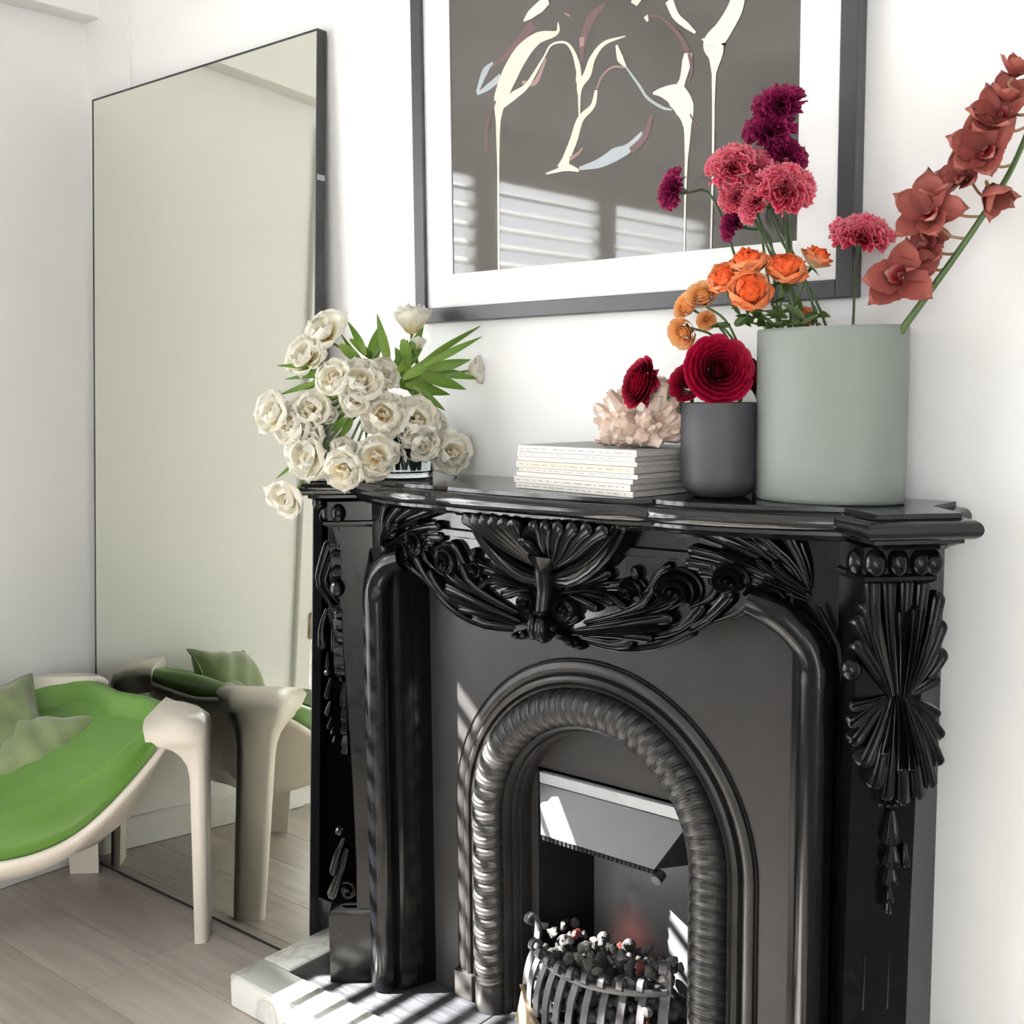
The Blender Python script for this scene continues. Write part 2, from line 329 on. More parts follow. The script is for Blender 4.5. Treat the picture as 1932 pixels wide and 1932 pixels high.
for (ya, yb, tl) in panels:
    fr = MB()
    fr.rbox((XL - .03, ya - .03, WZ0 + .02), (XL, ya, WZ1), .003); fr.rbox((XL - .03, yb, WZ0 + .02), (XL, yb + .03, WZ1), .003)
    fr.rbox((XL - .03, yb + .03, WZ1 - .08), (XL, ya - .03, WZ1), .003); fr.rbox((XL - .03, yb + .03, WZ0 + .02), (XL, ya - .03, WZ0 + .12), .003)
    fr.rbox((XL - .03, yb + .03, 1.10), (XL, ya - .03, 1.18), .003)
    fr.build('shutter_frame', MT['trimw'], win)
    prof = [(-CH / 2, 0), (-CH / 3, .004), (0, .0055), (CH / 3, .004), (CH / 2, 0), (CH / 3, -.004), (0, -.0055), (-CH / 3, -.004)]
    for zlo, zhi, tdeg in ((WZ0 + .155, 1.10, -4), (1.205, WZ1 - .075, tl)):
        TILT = math.radians(tdeg)
        me = MB().loft([[(x * math.cos(TILT) + z * math.sin(TILT), y, -x * math.sin(TILT) + z * math.cos(TILT)) for x, z in prof] for y in (ya - .004, yb + .004)]).mesh('slat', MT['trimw'])
        z = zlo
        while z < zhi:
            inst('slat', me, win, Matrix.Translation((XL - .015, 0, z))); z += PITCH
win2 = struct('window_2', MB().rbox((1.5, YB - .1, .8), (2.7, YB - .05, .86), .004), MT['trimw'], 'wide white framed window opposite the fireplace')
MB().rbox((1.5, YB - .1, 2.44), (2.7, YB - .05, 2.5), .004).build('window_frame', MT['trimw'], win2)
for x in (1.5, 2.07, 2.64): MB().rbox((x, YB - .1, .86), (x + .06, YB - .05, 2.44), .004).build('window_frame', MT['trimw'], win2)

# ================================================================== hearth
HT = .08
hearth = thing('hearth', 'low black hearth slab edged in white veined marble before the fireplace', 'hearth', (0, -.2, 0))
MB().rbox((-.831, -.377, .0005), (.831, -.2815, HT), .004).build('marble_slab', MT['marble'], hearth, label='white marble front kerb of the hearth')
for s_ in (-1, 1):
    x0, x1 = sorted((s_ * .831, s_ * .737)); MB().rbox((x0, -.2795, .0005), (x1, -.001, HT), .003).build('marble_slab', MT['marble'], hearth, label='white marble side kerb of the hearth')
xs = [-.735, -.245, .245, .735]
for k in range(3): MB().rbox((xs[k] + .0008, -.2795, .0005), (xs[k + 1] - .0008, -.001, HT - .004), .0015).build('slate_tile', MT['slab'], hearth, label='black slate hearth tile')
MB().box((-.45, .0, .0005), (.45, .28, HT - .004)).build('slate_tile', MT['slab'], hearth, label='black slate tile under the fire')

# ================================================================== leaning mirror
mir = thing('leaning_mirror', 'tall frameless-looking mirror with thin black edge leaning on the wall', 'mirror', (-1.327, -.1, 0))
mb0, mt0 = np.array([0, -.140, .002]), np.array([0, -.034, 2.262]); me_ = (mt0 - mb0); MHt = float(np.linalg.norm(me_)); me_ /= MHt; mn_ = np.array([0, -me_[2], me_[1]])
def mp(x, h, d): return tuple(np.array([x, 0, 0]) + mb0 + me_ * h - mn_ * d)     # d: depth behind the face
def mslab(x0, x1, h0, h1, d0, d1):
    return MB().add([mp(x0, h0, d0), mp(x1, h0, d0), mp(x1, h0, d1), mp(x0, h0, d1), mp(x0, h1, d0), mp(x1, h1, d0), mp(x1, h1, d1), mp(x0, h1, d1)],
                    [(0, 3, 2, 1), (4, 5, 6, 7), (0, 1, 5, 4), (1, 2, 6, 5), (2, 3, 7, 6), (3, 0, 4, 7)])
MX0, MX1 = -1.825, -.832
mslab(MX0 + .0045, MX1 - .002, .006, MHt - .0045, .0012, .006).build('mirror_glass', MT['mirror'], mir)
mslab(MX0, MX0 + .0045, 0, MHt, 0, .027).build('frame_side', MT['blackframe'], mir); mslab(MX1 - .003, MX1, 0, MHt, 0, .027).build('frame_side', MT['blackframe'], mir)
mslab(MX0 + .0045, MX1 - .003, MHt - .0045, MHt, 0, .027).build('frame_top', MT['blackframe'], mir); mslab(MX0 + .0045, MX1 - .003, 0, .006, 0, .027).build('frame_bottom', MT['blackframe'], mir)
mslab(MX0 + .0045, MX1 - .003, .006, MHt - .0045, .020, .024).build('backing_board', MT['void'], mir)
mslab(MX1 - .002, MX1 + .0012, 1.915, 1.928, .002, .025).build('corner_clip', MT['strip'], mir)

# ================================================================== framed print
PX0, PX1, PZ0, PZ1 = -.527, .492, 1.566, 2.80
pic = thing('framed_print', 'large dark glazed abstract print in white mat and charcoal frame over the mantel', 'picture', (-.017, 0, 1.566))
fw = .031; fd = -.036
for nm, lo, hi in (('frame_side', (PX0, fd, PZ0), (PX0 + fw, -.001, PZ1)), ('frame_side', (PX1 - fw, fd, PZ0), (PX1, -.001, PZ1)), ('frame_bottom', (PX0 + fw, fd, PZ0), (PX1 - fw, -.001, PZ0 + fw)), ('frame_top', (PX0 + fw, fd, PZ1 - fw), (PX1 - fw, -.001, PZ1))):
    MB().rbox(lo, hi, .0015).build(nm, MT['frame'], pic)
AX0, AX1, AZ0, AZ1 = -.420, .386, 1.668, 2.72
mb_ = MB(); my0, my1 = -.0265, -.024
mb_.box((PX0 + fw, my0, PZ0 + fw), (AX0, my1, PZ1 - fw)); mb_.box((AX1, my0, PZ0 + fw), (PX1 - fw, my1, PZ1 - fw)); mb_.box((AX0, my0, PZ0 + fw), (AX1, my1, AZ0)); mb_.box((AX0, my0, AZ1), (AX1, my1, PZ1 - fw))
mb_.build('mat_board', MT['mat'], pic)
MB().box((AX0, -.024, AZ0), (AX1, -.006, AZ1)).build('print', MT['print'], pic)
def stroke(pts, wpx, mat, k=[0]):
    """a poured paint stroke on the print: pixel centre line with widths"""
    k[0] += 1; d = -.0242 - .00005 * k[0]
    P = smooth_path([ony(x, y, d) for x, y in pts], 7); W = np.interp(np.linspace(0, 1, len(P)), np.linspace(0, 1, len(wpx)), wpx); Lf, Rt = [], []
    for i, p in enumerate(P):
        t = P[min(i + 1, len(P) - 1)] - P[max(i - 1, 0)]; n = np.array([t[2], 0, -t[0]]); n /= np.linalg.norm(n) + 1e-9; s = max(W[i], .4) * pxm(p) * .5
        s *= math.hypot(n[0] * 1.1, n[2] * .95)
        a, b = p + n * s, p - n * s
        for q in (a, b): q[0] = min(max(q[0], AX0 + .001), AX1 - .001); q[2] = min(max(q[2], AZ0 + .001), AZ1 - .001); q[1] = d
        Lf.append(a); Rt.append(b)
    m = MB(); n_ = len(P); m.add(Lf + Rt, [(i, i + 1, n_ + i + 1, n_ + i) for i in range(n_ - 1)]); m.build('paint_stroke', mat, pic, sharp=0)
c_, w_, mv, bl, pk = MT['cream'], MT['white'], MT['mauve'], MT['blue'], MT['pinkp']
stroke([(1005, 45), (960, 100), (928, 125)], [20, 12, 6], mv); stroke([(930, 118), (915, 135), (900, 175)], [4, 14, 6], bl); stroke([(945, 145), (920, 165), (900, 178)], [14, 12, 4], bl)
stroke([(1053, 42), (1050, 62), (1015, 72), (985, 100), (962, 140), (945, 185), (940, 230), (940, 320), (941, 510)], [2, 8, 22, 34, 36, 30, 10, 4, 4], c_)
stroke([(985, 155), (1010, 155), (1030, 110)], [6, 10, 5], pk); stroke([(945, 200), (970, 180), (995, 160), (1025, 110), (1040, 85), (1065, 80), (1080, 95), (1090, 125), (1094, 155)], [14, 16, 10, 4, 4, 4, 6, 10, 8], c_)
stroke([(935, 190), (918, 240), (918, 285)], [4, 8, 3], mv); stroke([(1140, 8), (1115, 35), (1100, 80), (1098, 115)], [6, 18, 14, 3], mv); stroke([(1098, 70), (1097, 88)], [10, 8], pk)
stroke([(1180, 68), (1140, 82), (1118, 110), (1108, 140), (1095, 160), (1093, 180), (1093, 218)], [2, 8, 12, 16, 14, 6, 3], c_); stroke([(1090, 115), (1092, 150), (1090, 165)], [5, 12, 2], c_)
stroke([(1125, 170), (1118, 200), (1095, 225), (1082, 265), (1068, 300), (1062, 318)], [6, 10, 14, 16, 16, 26], c_); stroke([(1030, 328), (1050, 322), (1070, 316), (1092, 322)], [3, 7, 14, 5], c_)
stroke([(1180, 127), (1155, 127), (1135, 145), (1126, 168)], [3, 4, 4, 3], pk); stroke([(1163, 85), (1170, 110), (1180, 125)], [4, 12, 4], c_); stroke([(1180, 125), (1205, 160), (1222, 185), (1250, 203), (1268, 207)], [3, 5, 5, 5, 3], bl)
stroke([(1093, 318), (1130, 308), (1160, 292), (1185, 280), (1212, 250)], [6, 18, 26, 18, 6], bl); stroke([(1190, 285), (1215, 260), (1230, 218)], [14, 14, 8], mv); stroke([(1075, 300), (1090, 290), (1100, 278)], [8, 6, 3], pk)
stroke([(1298, 100), (1296, 115), (1288, 150), (1275, 180)], [14, 18, 12, 22], w_); stroke([(1232, 176), (1250, 174), (1275, 180), (1292, 205), (1297, 240), (1295, 300), (1293, 360), (1291, 476)], [4, 18, 40, 34, 14, 6, 4, 3], w_)
stroke([(1302, 215), (1313, 238), (1322, 246)], [3, 3, 2], mv); stroke([(1300, 100), (1305, 130), (1300, 155)], [6, 6, 2], mv)
stroke([(1262, 0), (1275, 30), (1295, 48), (1312, 62)], [14, 12, 10, 4], w_); stroke([(1222, 30), (1245, 32), (1268, 52), (1285, 72), (1298, 98)], [6, 4, 5, 8, 10], mv)
stroke([(1397, -20), (1385, 20), (1365, 55), (1348, 80), (1350, 105), (1347, 140), (1346, 200), (1345, 300), (1341, 470)], [22, 30, 34, 42, 26, 8, 5, 4, 3], w_); stroke([(1324, 74), (1345, 78), (1360, 85)], [2, 14, 6], w_)
stroke([(1035, 2), (1020, 12), (1000, 28), (988, 40)], [12, 22, 16, 3], w_); stroke([(1205, -10), (1196, 8)], [22, 14], c_); stroke([(1218, 30), (1222, 40)], [8, 4], w_); stroke([(1065, 25), (1075, 30)], [3, 4], pk)
# ================================================================== carved mantelpiece
man = thing('mantelpiece', 'ornate black polished stone mantelpiece carved with acanthus scrolls and shell', 'fireplace', (0, -.12, HT))
ST = MT['stone']; SHZ = 1.2315
half = [(0, -.279), (.06, -.278), (.12, -.275), (.18, -.270), (.222, -.263), (.238, -.247), (.275, -.258), (.33, -.258), (.4, -.245), (.48, -.222), (.556, -.194), (.635, -.262), (.726, -.168), (.656, -.094), (.661, -.001)]
outl = half + [(-x, y) for x, y in half[::-1] if x > 0]       # counter-clockwise from the front centre
def offset(poly, o):
    n = len(poly); out = []
    for i in range(n):
        p0, p1, p2 = (np.array(poly[(i + k) % n]) for k in (-1, 0, 1)); a = p1 - p0; b = p2 - p1; a /= np.linalg.norm(a); b /= np.linalg.norm(b)
        na, nb = np.array([a[1], -a[0]]), np.array([b[1], -b[0]]); m = na + nb; q = p1 + m * (o / max(.35, (m @ m) / 2)) ; q[1] = min(q[1], -.0015); out.append(tuple(q))
    return out
prof = [(0, 1.2315), (0, 1.2245), (.003, 1.2228), (.010, 1.2225)] + [(.010 + .0145 * math.sin(t), 1.208 + .0145 * math.cos(t)) for t in [math.pi * k / 8 for k in range(9)]] + [(.004, 1.1932), (.004, 1.187), (-.004, 1.184), (-.012, 1.180), (-.016, 1.176)]
MB().loft([[(x, y, z) for x, y in offset(outl, o)] for o, z in prof[::-1]]).build('shelf', MT['shelf'], man, 32)

def yf(x): return -.222 + .2 * x * x          # bowed front of the frieze
def zlow(x):
    x = abs(x); return float(np.interp(x, [0, .1, .2, .3, .4, .5], [.965, .968, .978, 1.015, 1.052, 1.075]))
fz = MB(); nx = 49; X = np.linspace(-.49, .49, nx)
rows_ = []
for x in X:
    z0, y = zlow(x), yf(x)
    zs = [z0, z0 + .008] + [1.125] + [1.128, 1.140, 1.143, 1.18]; ys = [y + .012, y, y, y - .007, y - .007, y + .003, y + .003]
    rows_.append([(x, -.085, z0 + .02)] + [(x, yy, zz) for yy, zz in zip(ys, zs)])
m_ = MB(); nv = len(rows_[0]); m_.add([p for r_ in rows_ for p in r_], [(i * nv + j, (i + 1) * nv + j, (i + 1) * nv + j + 1, i * nv + j + 1) for i in range(nx - 1) for j in range(nv - 1)])
m_.build('frieze', MT['shelf'], man, 30)
MB().prism([(-.62, -.01), (.62, -.01), (.62, -.15), (.5, -.17), (-.5, -.17), (-.62, -.15)], 1.155, 1.1765).build('frieze_core', ST, man)

P1, P2 = np.array([.61, -.24]), np.array([.685, -.165]); NO = np.array([.7071, -.7071]); UO = np.array([.7071, .7071])
def leg_side(s_):
    def fl(m): return m if s_ > 0 else m.mirror()
    leg = MB().prism([(.44, -.001), (.645, -.001), (.645, -.12), (.59, -.125), (.545, -.168), (.50, -.178), (.466, -.178), (.462, -.172), (.459, -.165), (.4525, -.139), (.4505, -.139), (.44, -.098)], HT, 1.178)
    fl(leg).build('jamb', ST, man, 20)
    # colonnette: straight shaft, then it bends inwards under the corner leaf
    cx, cy = .512, -.186; pts = [(cx, cy, HT), (cx, cy, .3), (cx, cy, .6), (cx, cy, .945)]
    fl(MB().tube(pts, .0305, 20, True)).build('colonnette', ST, man)
    bend = smooth_path([(cx, cy, .944), (cx - .001, cy - .001, .975), (cx - .010, cy - .006, 1.005), (cx - .033, cy - .014, 1.034), (cx - .066, cy - .02, 1.056), (cx - .105, cy - .018, 1.068)], 6)
    fl(MB().tube(bend, list(np.linspace(.0315, .026, len(bend))), 18)).build('colonnette_head', ST, man)
    fl(MB().tube([(cx + .040, cy + .012, HT), (cx + .040, cy + .012, .95), (cx + .032, cy + .008, 1.01), (cx + .006, cy - .01, 1.07)], [.008, .008, .007, .003], 8)).build('fillet_moulding', ST, man)
    # canted console pilaster
    def ring(ins, z, wd=0):
        a = P1 - NO * ins - UO * wd; b = P2 - NO * ins + UO * wd; c = b - NO * (.11 - ins); d = a - NO * (.11 - ins)
        return [(*d, z), (*a, z), (*b, z), (*c, z)]
    fl(MB().loft([ring(-.017, HT, .004), ring(-.017, .235, .004), ring(-.012, .247, .002), ring(.0, .25, 0)])).build('plinth', ST, man, 30)
    fl(MB().loft([ring(.046, .249), ring(.048, .35), ring(.044, .55), ring(.034, .8), ring(.026, .95), ring(.022, 1.09), ring(.016, 1.115), ring(.012, 1.125)])).build('pilaster', ST, man, 30)
    for u in (.035, .075):
        fl(MB().tube([(*(P1 - NO * .0475 + UO * u), .42), (*(P1 - NO * .046 + UO * u), .62)], .0022, 6)).build('flute', ST, man)
    fl(MB().loft([ring(.006, 1.122), ring(-.006, 1.128, .004), ring(-.006, 1.134, .004), ring(.004, 1.137), ring(.004, 1.178)])).build('pilaster_cap', ST, man, 30)
    for k in range(3):
        c = P1 + UO * (.018 + .035 * k) - NO * .005; fl(MB().ball((c[0], c[1], 1.153), (.017, .017, .0235), 14, 9)).build('gadroon', ST, man)
    for (q, off) in ((P1, -.028), (P2, .0), (P2 + UO * .006, -.035)):
        c = q + NO * off; fl(MB().ball((c[0], c[1], 1.153), (.0165, .0165, .021), 14, 9)).build('gadroon', ST, man)
for s_ in (-1, 1): leg_side(s_)

MB().box((-1.02, -.012, .101), (-.645, -.001, 1.176)).build('shade_panel', ST, man)  # black sheet standing in for the deep shade on the wall behind the mirror
# ---- carving: each lobe is a spoon-shaped leaf finger laid on a surface
def lobe(m, path, w, h, nrm, nn=9, groove=.28, lift=None, sub=4, tail=.34):
    """path: 3D points base->tip on the ground surface; w half width, h height; nrm: surface normal (3,)"""
    D = smooth_path(path, 8); ln = np.concatenate([[0], np.cumsum([np.linalg.norm(D[i + 1] - D[i]) for i in range(len(D) - 1)])]); tot = ln[-1]; nrm = np.array(nrm, float); v = []
    tipl = min(.45, 1.0 * w / tot); ns = max(6, int(len(path) * 1.8)); T = list(np.linspace(0, 1 - tipl, ns)) + [1 - tipl * (1 - q) for q in (.25, .5, .7, .85, .95, 1.0)]
    A = np.array(D); P = [np.array([np.interp(t * tot, ln, A[:, k]) for k in range(3)]) for t in T]; N = len(P)
    for i, p in enumerate(P):
        t = T[i]; tg = P[min(i + 1, N - 1)] - P[max(i - 1, 0)]; tg /= np.linalg.norm(tg) + 1e-9; sd = np.cross(nrm, tg); sd /= np.linalg.norm(sd) + 1e-9
        q = max(0, (t - (1 - tipl)) / tipl); rd = math.sqrt(max(0, 1 - q * q))
        ww = w * (tail + (1 - tail) * min(1, t / (1 - tipl)) ** .8) * max(rd, .02); hh = h * (.4 + .6 * math.sin(min(1, t * 1.05) * math.pi * .55)) * (.25 + .75 * rd)
        for j in range(nn):
            s = -1 + 2 * j / (nn - 1); e = math.sqrt(max(0, 1 - s ** 4)); g = (1 - groove) + groove * min(1, (abs(s) / .6) ** 2)
            if q > .6: g = g + (1 - g) * (q - .6) / .4
            v.append(p + sd * ww * s + nrm * hh * e * g)
    f = [(i * nn + j, i * nn + j + 1, (i + 1) * nn + j + 1, (i + 1) * nn + j) for i in range(N - 1) for j in range(nn - 1)]
    m.add(v, f)
def spiral(c, r, a0, turns, n=22, sq=1.0, shrink=.28, sgn=1):
    return [(c[0] + r * (1 - (1 - shrink) * k / (n - 1)) * math.cos(a0 + sgn * turns * 2 * math.pi * k / (n - 1)), c[1] + r * sq * (1 - (1 - shrink) * k / (n - 1)) * math.sin(a0 + sgn * turns * 2 * math.pi * k / (n - 1))) for k in range(n)]
def fpt(x, y, out=0):
    p = ony(x, y, -.228); return np.array([p[0], yf(p[0]) - out, p[2]])
NF = (0, -1, 0); PXF = 1.0 / 905            # metres per photo pixel near the carving
def carve(name, lobes, h=.02, label=None, balls=()):
    m = MB()
    for l in lobes:
        pts, wpx = l[0], l[1]; hh = l[2] if len(l) > 2 else h; out = l[3] if len(l) > 3 else 0
        lobe(m, [fpt(x, y, out) for x, y in pts], wpx * PXF, hh, NF, lift=None, sub=4 if len(pts) < 10 else 2)
    for (x, y, rx, ry, hh) in balls: m.ball(fpt(x, y, .006), (rx * PXF, hh, ry * PXF), 12, 8)
    for mm in (m, m.mirror()): mm.build(name, ST, man, 50)
carve('corner_acanthus_leaf', [
    ([(1500, 1135), (1460, 1085), (1400, 1045), (1345, 1020), (1297, 998)], 13), ([(1500, 1132), (1465, 1080), (1410, 1035), (1360, 1008), (1328, 993)], 12, .022, .004),
    ([(1500, 1128), (1470, 1075), (1425, 1030), (1380, 994)], 13), ([(1502, 1122), (1475, 1070), (1440, 1035), (1406, 1004)], 12, .022, .004),
    ([(1503, 1112), (1490, 1060), (1475, 1025), (1462, 997)], 12, .024, .004), ([(1505, 1120), (1500, 1075), (1490, 1045), (1482, 1022)], 10),
    ([(1500, 1138), (1440, 1100), (1370, 1062), (1290, 1038)], 11), ([(1498, 1142), (1430, 1110), (1360, 1080), (1284, 1062)], 11, .018), ([(1430, 1112), (1370, 1092), (1308, 1080)], 9),
    ([(1500, 1128), (1450, 1085), (1416, 1057)], 8, .024, .010), ([(1500, 1118), (1465, 1085), (1444, 1060)], 8, .024, .010), ([(1502, 1128), (1470, 1102), (1430, 1085)], 8, .02, .010), ([(1496, 1128), (1430, 1072), (1350, 1040)], 5, .024, .008),
    ([(1500, 1110), (1512, 1150), (1535, 1195), (1556, 1235), (1566, 1290)], 5, .012)], .02)
carve('garland_scroll', [
    ([(1090, 1188), (1150, 1181), (1210, 1172), (1270, 1166)], 11, .026, .006), ([(1095, 1195), (1150, 1195), (1200, 1198), (1234, 1203)], 10, .026, .006), ([(1100, 1203), (1140, 1210), (1170, 1214), (1199, 1210)], 11, .024, .006),
    ([(1105, 1180), (1180, 1166), (1250, 1150), (1290, 1126)], 9, .022), ([(1190, 1207), (1250, 1197), (1290, 1180), (1323, 1144)], 10, .024), ([(1230, 1207), (1290, 1192), (1330, 1167), (1372, 1122)], 11, .022),
    ([(1100, 1175), (1160, 1160), (1210, 1140), (1232, 1108)], 9, .02), ([(1110, 1214), (1170, 1226), (1240, 1220), (1304, 1192)], 8, .02), ([(1090, 1192), (1150, 1188), (1215, 1186), (1250, 1184)], 6, .03, .008),
    ([(1130, 1170), (1190, 1160), (1240, 1140), (1262, 1118)], 7, .022), ([(1330, 1180), (1370, 1165), (1400, 1150), (1430, 1120)], 9, .018), ([(1290, 1150), (1330, 1130), (1345, 1100), (1335, 1065)], 9, .02),
    ([(1200, 1130), (1225, 1105), (1240, 1080), (1262, 1068)], 9, .02), ([(1180, 1135), (1190, 1110), (1200, 1085), (1192, 1068)], 8, .02)], .02)
for cx_, cy_, r_, a_, t_ in ((1433, 1140, 30, .3, 1.05), (1366, 1098, 37, .9, 1.1), (1268, 1116, 36, .8, 1.1), (1072, 1146, 29, -1.3, 1.1), (1189, 1112, 19, .6, 1.0)):
    sg = -1
    carve('volute', [(spiral((cx_, cy_), r_, a_, t_, sgn=sg), 8, .026, .004), (spiral((cx_, cy_), r_ * .62, a_ + .3, t_ * .85, sgn=sg), 6.5, .032, .008), (spiral((cx_, cy_), r_ * 1.28, a_ - .2, t_ * .6, sgn=sg, shrink=.7), 6, .016)], balls=[(cx_, cy_, 7, 7, .03)])
carve('stem_acanthus_leaf', [([(1050, 1120), (1065, 1100), (1083, 1079)], 10), ([(1058, 1120), (1090, 1098), (1121, 1073)], 10), ([(1070, 1118), (1115, 1098), (1156, 1080)], 10), ([(1080, 1118), (1140, 1106), (1192, 1104)], 11),
    ([(1070, 1122), (1100, 1132), (1132, 1149)], 10), ([(1085, 1120), (1125, 1125), (1160, 1138)], 9), ([(1100, 1118), (1150, 1122), (1184, 1148)], 8), ([(1048, 1121), (1100, 1114), (1150, 1112)], 6, .028, .006)], .024)
carve('beaded_edge', [([(1040, 1165), (1052, 1188), (1070, 1206), (1100, 1220)], 9, .016)], balls=[(1044, 1164, 10, 9, .026), (1052, 1182, 9, 9, .026), (1064, 1197, 9, 9, .026), (1080, 1209, 9, 8, .024), (1098, 1218, 9, 7, .022)])
# shell at the centre
def shell(a_, t, d):
    a = a_ * 2 - 1; ph = a * 6.0; fl_ = abs(math.cos(ph * math.pi / 2 * 1.0)) ** .7; wv = .034 + .142 * t ** .65
    top = .080 + .010 * fl_ * t
    nt_ = max(0, 1 - abs(a + .03) / .10); top -= .032 * nt_
    z = 1.094 + top * (1 - (1 - t) ** 1.35); y = -.225 - .060 * math.sin(min(1, t * 1.1) * math.pi * .5) * (1 - .5 * a * a) - .019 * fl_ * t ** .6 + d
    return (a * wv, y, z)
sh = MB(); nu, nv = 133, 15
sh.grid(lambda u, v: shell(u, v, 0), nu, nv); sh.grid(lambda u, v: shell(u, v, .009), nu, nv, flip=True); n0 = nu * nv
sh.f += [(i * nv + nv - 1, (i + 1) * nv + nv - 1, n0 + (i + 1) * nv + nv - 1, n0 + i * nv + nv - 1) for i in range(nu - 1)]
sh.build('shell', ST, man, 60)
for k in range(13):
    a = -1 + 2 * k / 12; fm = MB(); pts = []
    for t in (0, .25, .5, .75, 1):
        pts.append(np.array([a * (.012 + .155 * t ** .72), -.236 - .062 * math.sin(t * math.pi / 2) * (1 - .42 * a * a), 1.096 + (.089 if k != 6 else .058) * (1 - (1 - t) ** 1.35) - .006 * a * a]))
    lobe(fm, pts, .0155, .017, np.array([.45 * a, -1, .12]) / math.sqrt(1 + .2025 * a * a + .0144), groove=.12, tail=.4)
    fm.build('shell_flute', ST, man, 60)
for k, (off, wpx) in enumerate(((9, 21), (-10, 12))):
    carve('calyx_petal', [([(1036, 1092 + off * .2), (1080, 1088 + off), (1125, 1062 + off), (1162, 1020 + off), (1186, 975)], wpx, .034 + .006 * k, .006)])
sm = MB(); P_ = smooth_path([(0, -.228, 1.104), (0, -.234, 1.078), (0, -.236, 1.04), (0, -.24, 1.005)], 4); sm.tube(P_, list(np.interp(np.linspace(0, 1, len(P_)), [0, .25, .6, 1], [.050, .031, .0235, .025])), 16, flat=.7); sm.build('shell_stem', ST, man)
bd = MB(); bd.ball((0, -.245, .979), (.022, .026, .029), 16, 10); bd.ball((-.012, -.262, .981), (.010, .014, .024), 12, 8); bd.ball((.011, -.262, .978), (.010, .014, .025), 12, 8); bd.ball((0, -.25, 1.008), (.020, .018, .008), 14, 6); bd.build('pendant_bud', ST, man, 60)

# ---- pilaster ornament, authored on the canted face nearest the camera and mirrored for the other leg
def ppt(x, y, out=0):
    base = P1 - NO * (.030 - out); return onp(x, y, (base[0], base[1], .8), (NO[0], NO[1], 0))
def pcarve(name, lobes, balls=(), h=.018):
    m = MB(); k = 1 / 1010
    for l in lobes: lobe(m, [ppt(x, y, l[3] if len(l) > 3 else 0) for x, y in l[0]], l[1] * k * 1.1, l[2] if len(l) > 2 else h, (NO[0], NO[1], 0))
    for (x, y, rx, ry) in balls:
        c = ppt(x, y, .008); m.ball(c, (rx * k, rx * k, ry * k), 12, 8)
    for mm in (m, m.mirror()): mm.build(name, ST, man, 50)
hub = (1697, 1312)
tips = [((1634, 1078), (1640, 1180), 15, .030), ((1667, 1085), (1672, 1190), 12, .026), ((1700, 1080), (1697, 1190), 12, .028), ((1733, 1085), (1722, 1190), 12, .026), ((1763, 1112), (1745, 1200), 12, .026), ((1628, 1128), (1650, 1215), 15, .028),
        ((1611, 1158), (1645, 1232), 14, .026), ((1608, 1205), (1645, 1262), 13, .024), ((1770, 1165), (1750, 1225), 12, .024), ((1775, 1220), (1752, 1262), 12, .022), ((1768, 1272), (1740, 1290), 11, .02), ((1688, 1140), (1690, 1220), 8, .034), ((1715, 1135), (1708, 1220), 8, .034)]
pcarve('upper_acanthus', [([(hub[0] + (m2[0] - hub[0]) * .35, hub[1]), m2, t_], w_, h_) for t_, m2, w_, h_ in tips], [(1606, 1262, 17, 19), (1672, 1070, 9, 9), (1703, 1070, 9, 9), (1735, 1068, 9, 9)])
hub2 = (1690, 1312)
tips = [((1598, 1332), (1640, 1322), 10, .02), ((1595, 1366), (1638, 1335), 11, .022), ((1600, 1402), (1640, 1350), 12, .022), ((1618, 1445), (1650, 1375), 14, .026), ((1640, 1486), (1662, 1395), 13, .026), ((1664, 1508), (1675, 1405), 12, .026), ((1694, 1514), (1692, 1410), 12, .028), ((1724, 1506), (1712, 1405), 12, .026), ((1749, 1484), (1728, 1390), 12, .026), ((1765, 1442), (1738, 1370), 12, .024), ((1770, 1392), (1740, 1345), 12, .022), ((1768, 1350), (1735, 1328), 10, .02), ((1685, 1450), (1686, 1380), 7, .034), ((1706, 1450), (1702, 1380), 7, .034), ((1655, 1420), (1668, 1365), 7, .032)]
pcarve('lower_acanthus', [([(hub2[0] + (m2[0] - hub2[0]) * .35, hub2[1]), m2, t_], w_, h_) for t_, m2, w_, h_ in tips], [(1662, 1518, 5, 5), (1676, 1519, 5, 5), (1690, 1518, 5, 5), (1704, 1517, 5, 5)])
for x, y, rx, ry in ((1680, 1562, 16, 34), (1681, 1614, 16, 24), (1704, 1612, 9, 22), (1678, 1652, 15, 20), (1674, 1684, 9, 18), (1672, 1708, 6, 13)): pcarve('husk_drop', [([(x + 1, y - ry), (x, y), (x - 1, y + ry)], rx * .8, .016)])
def zz(z): return z
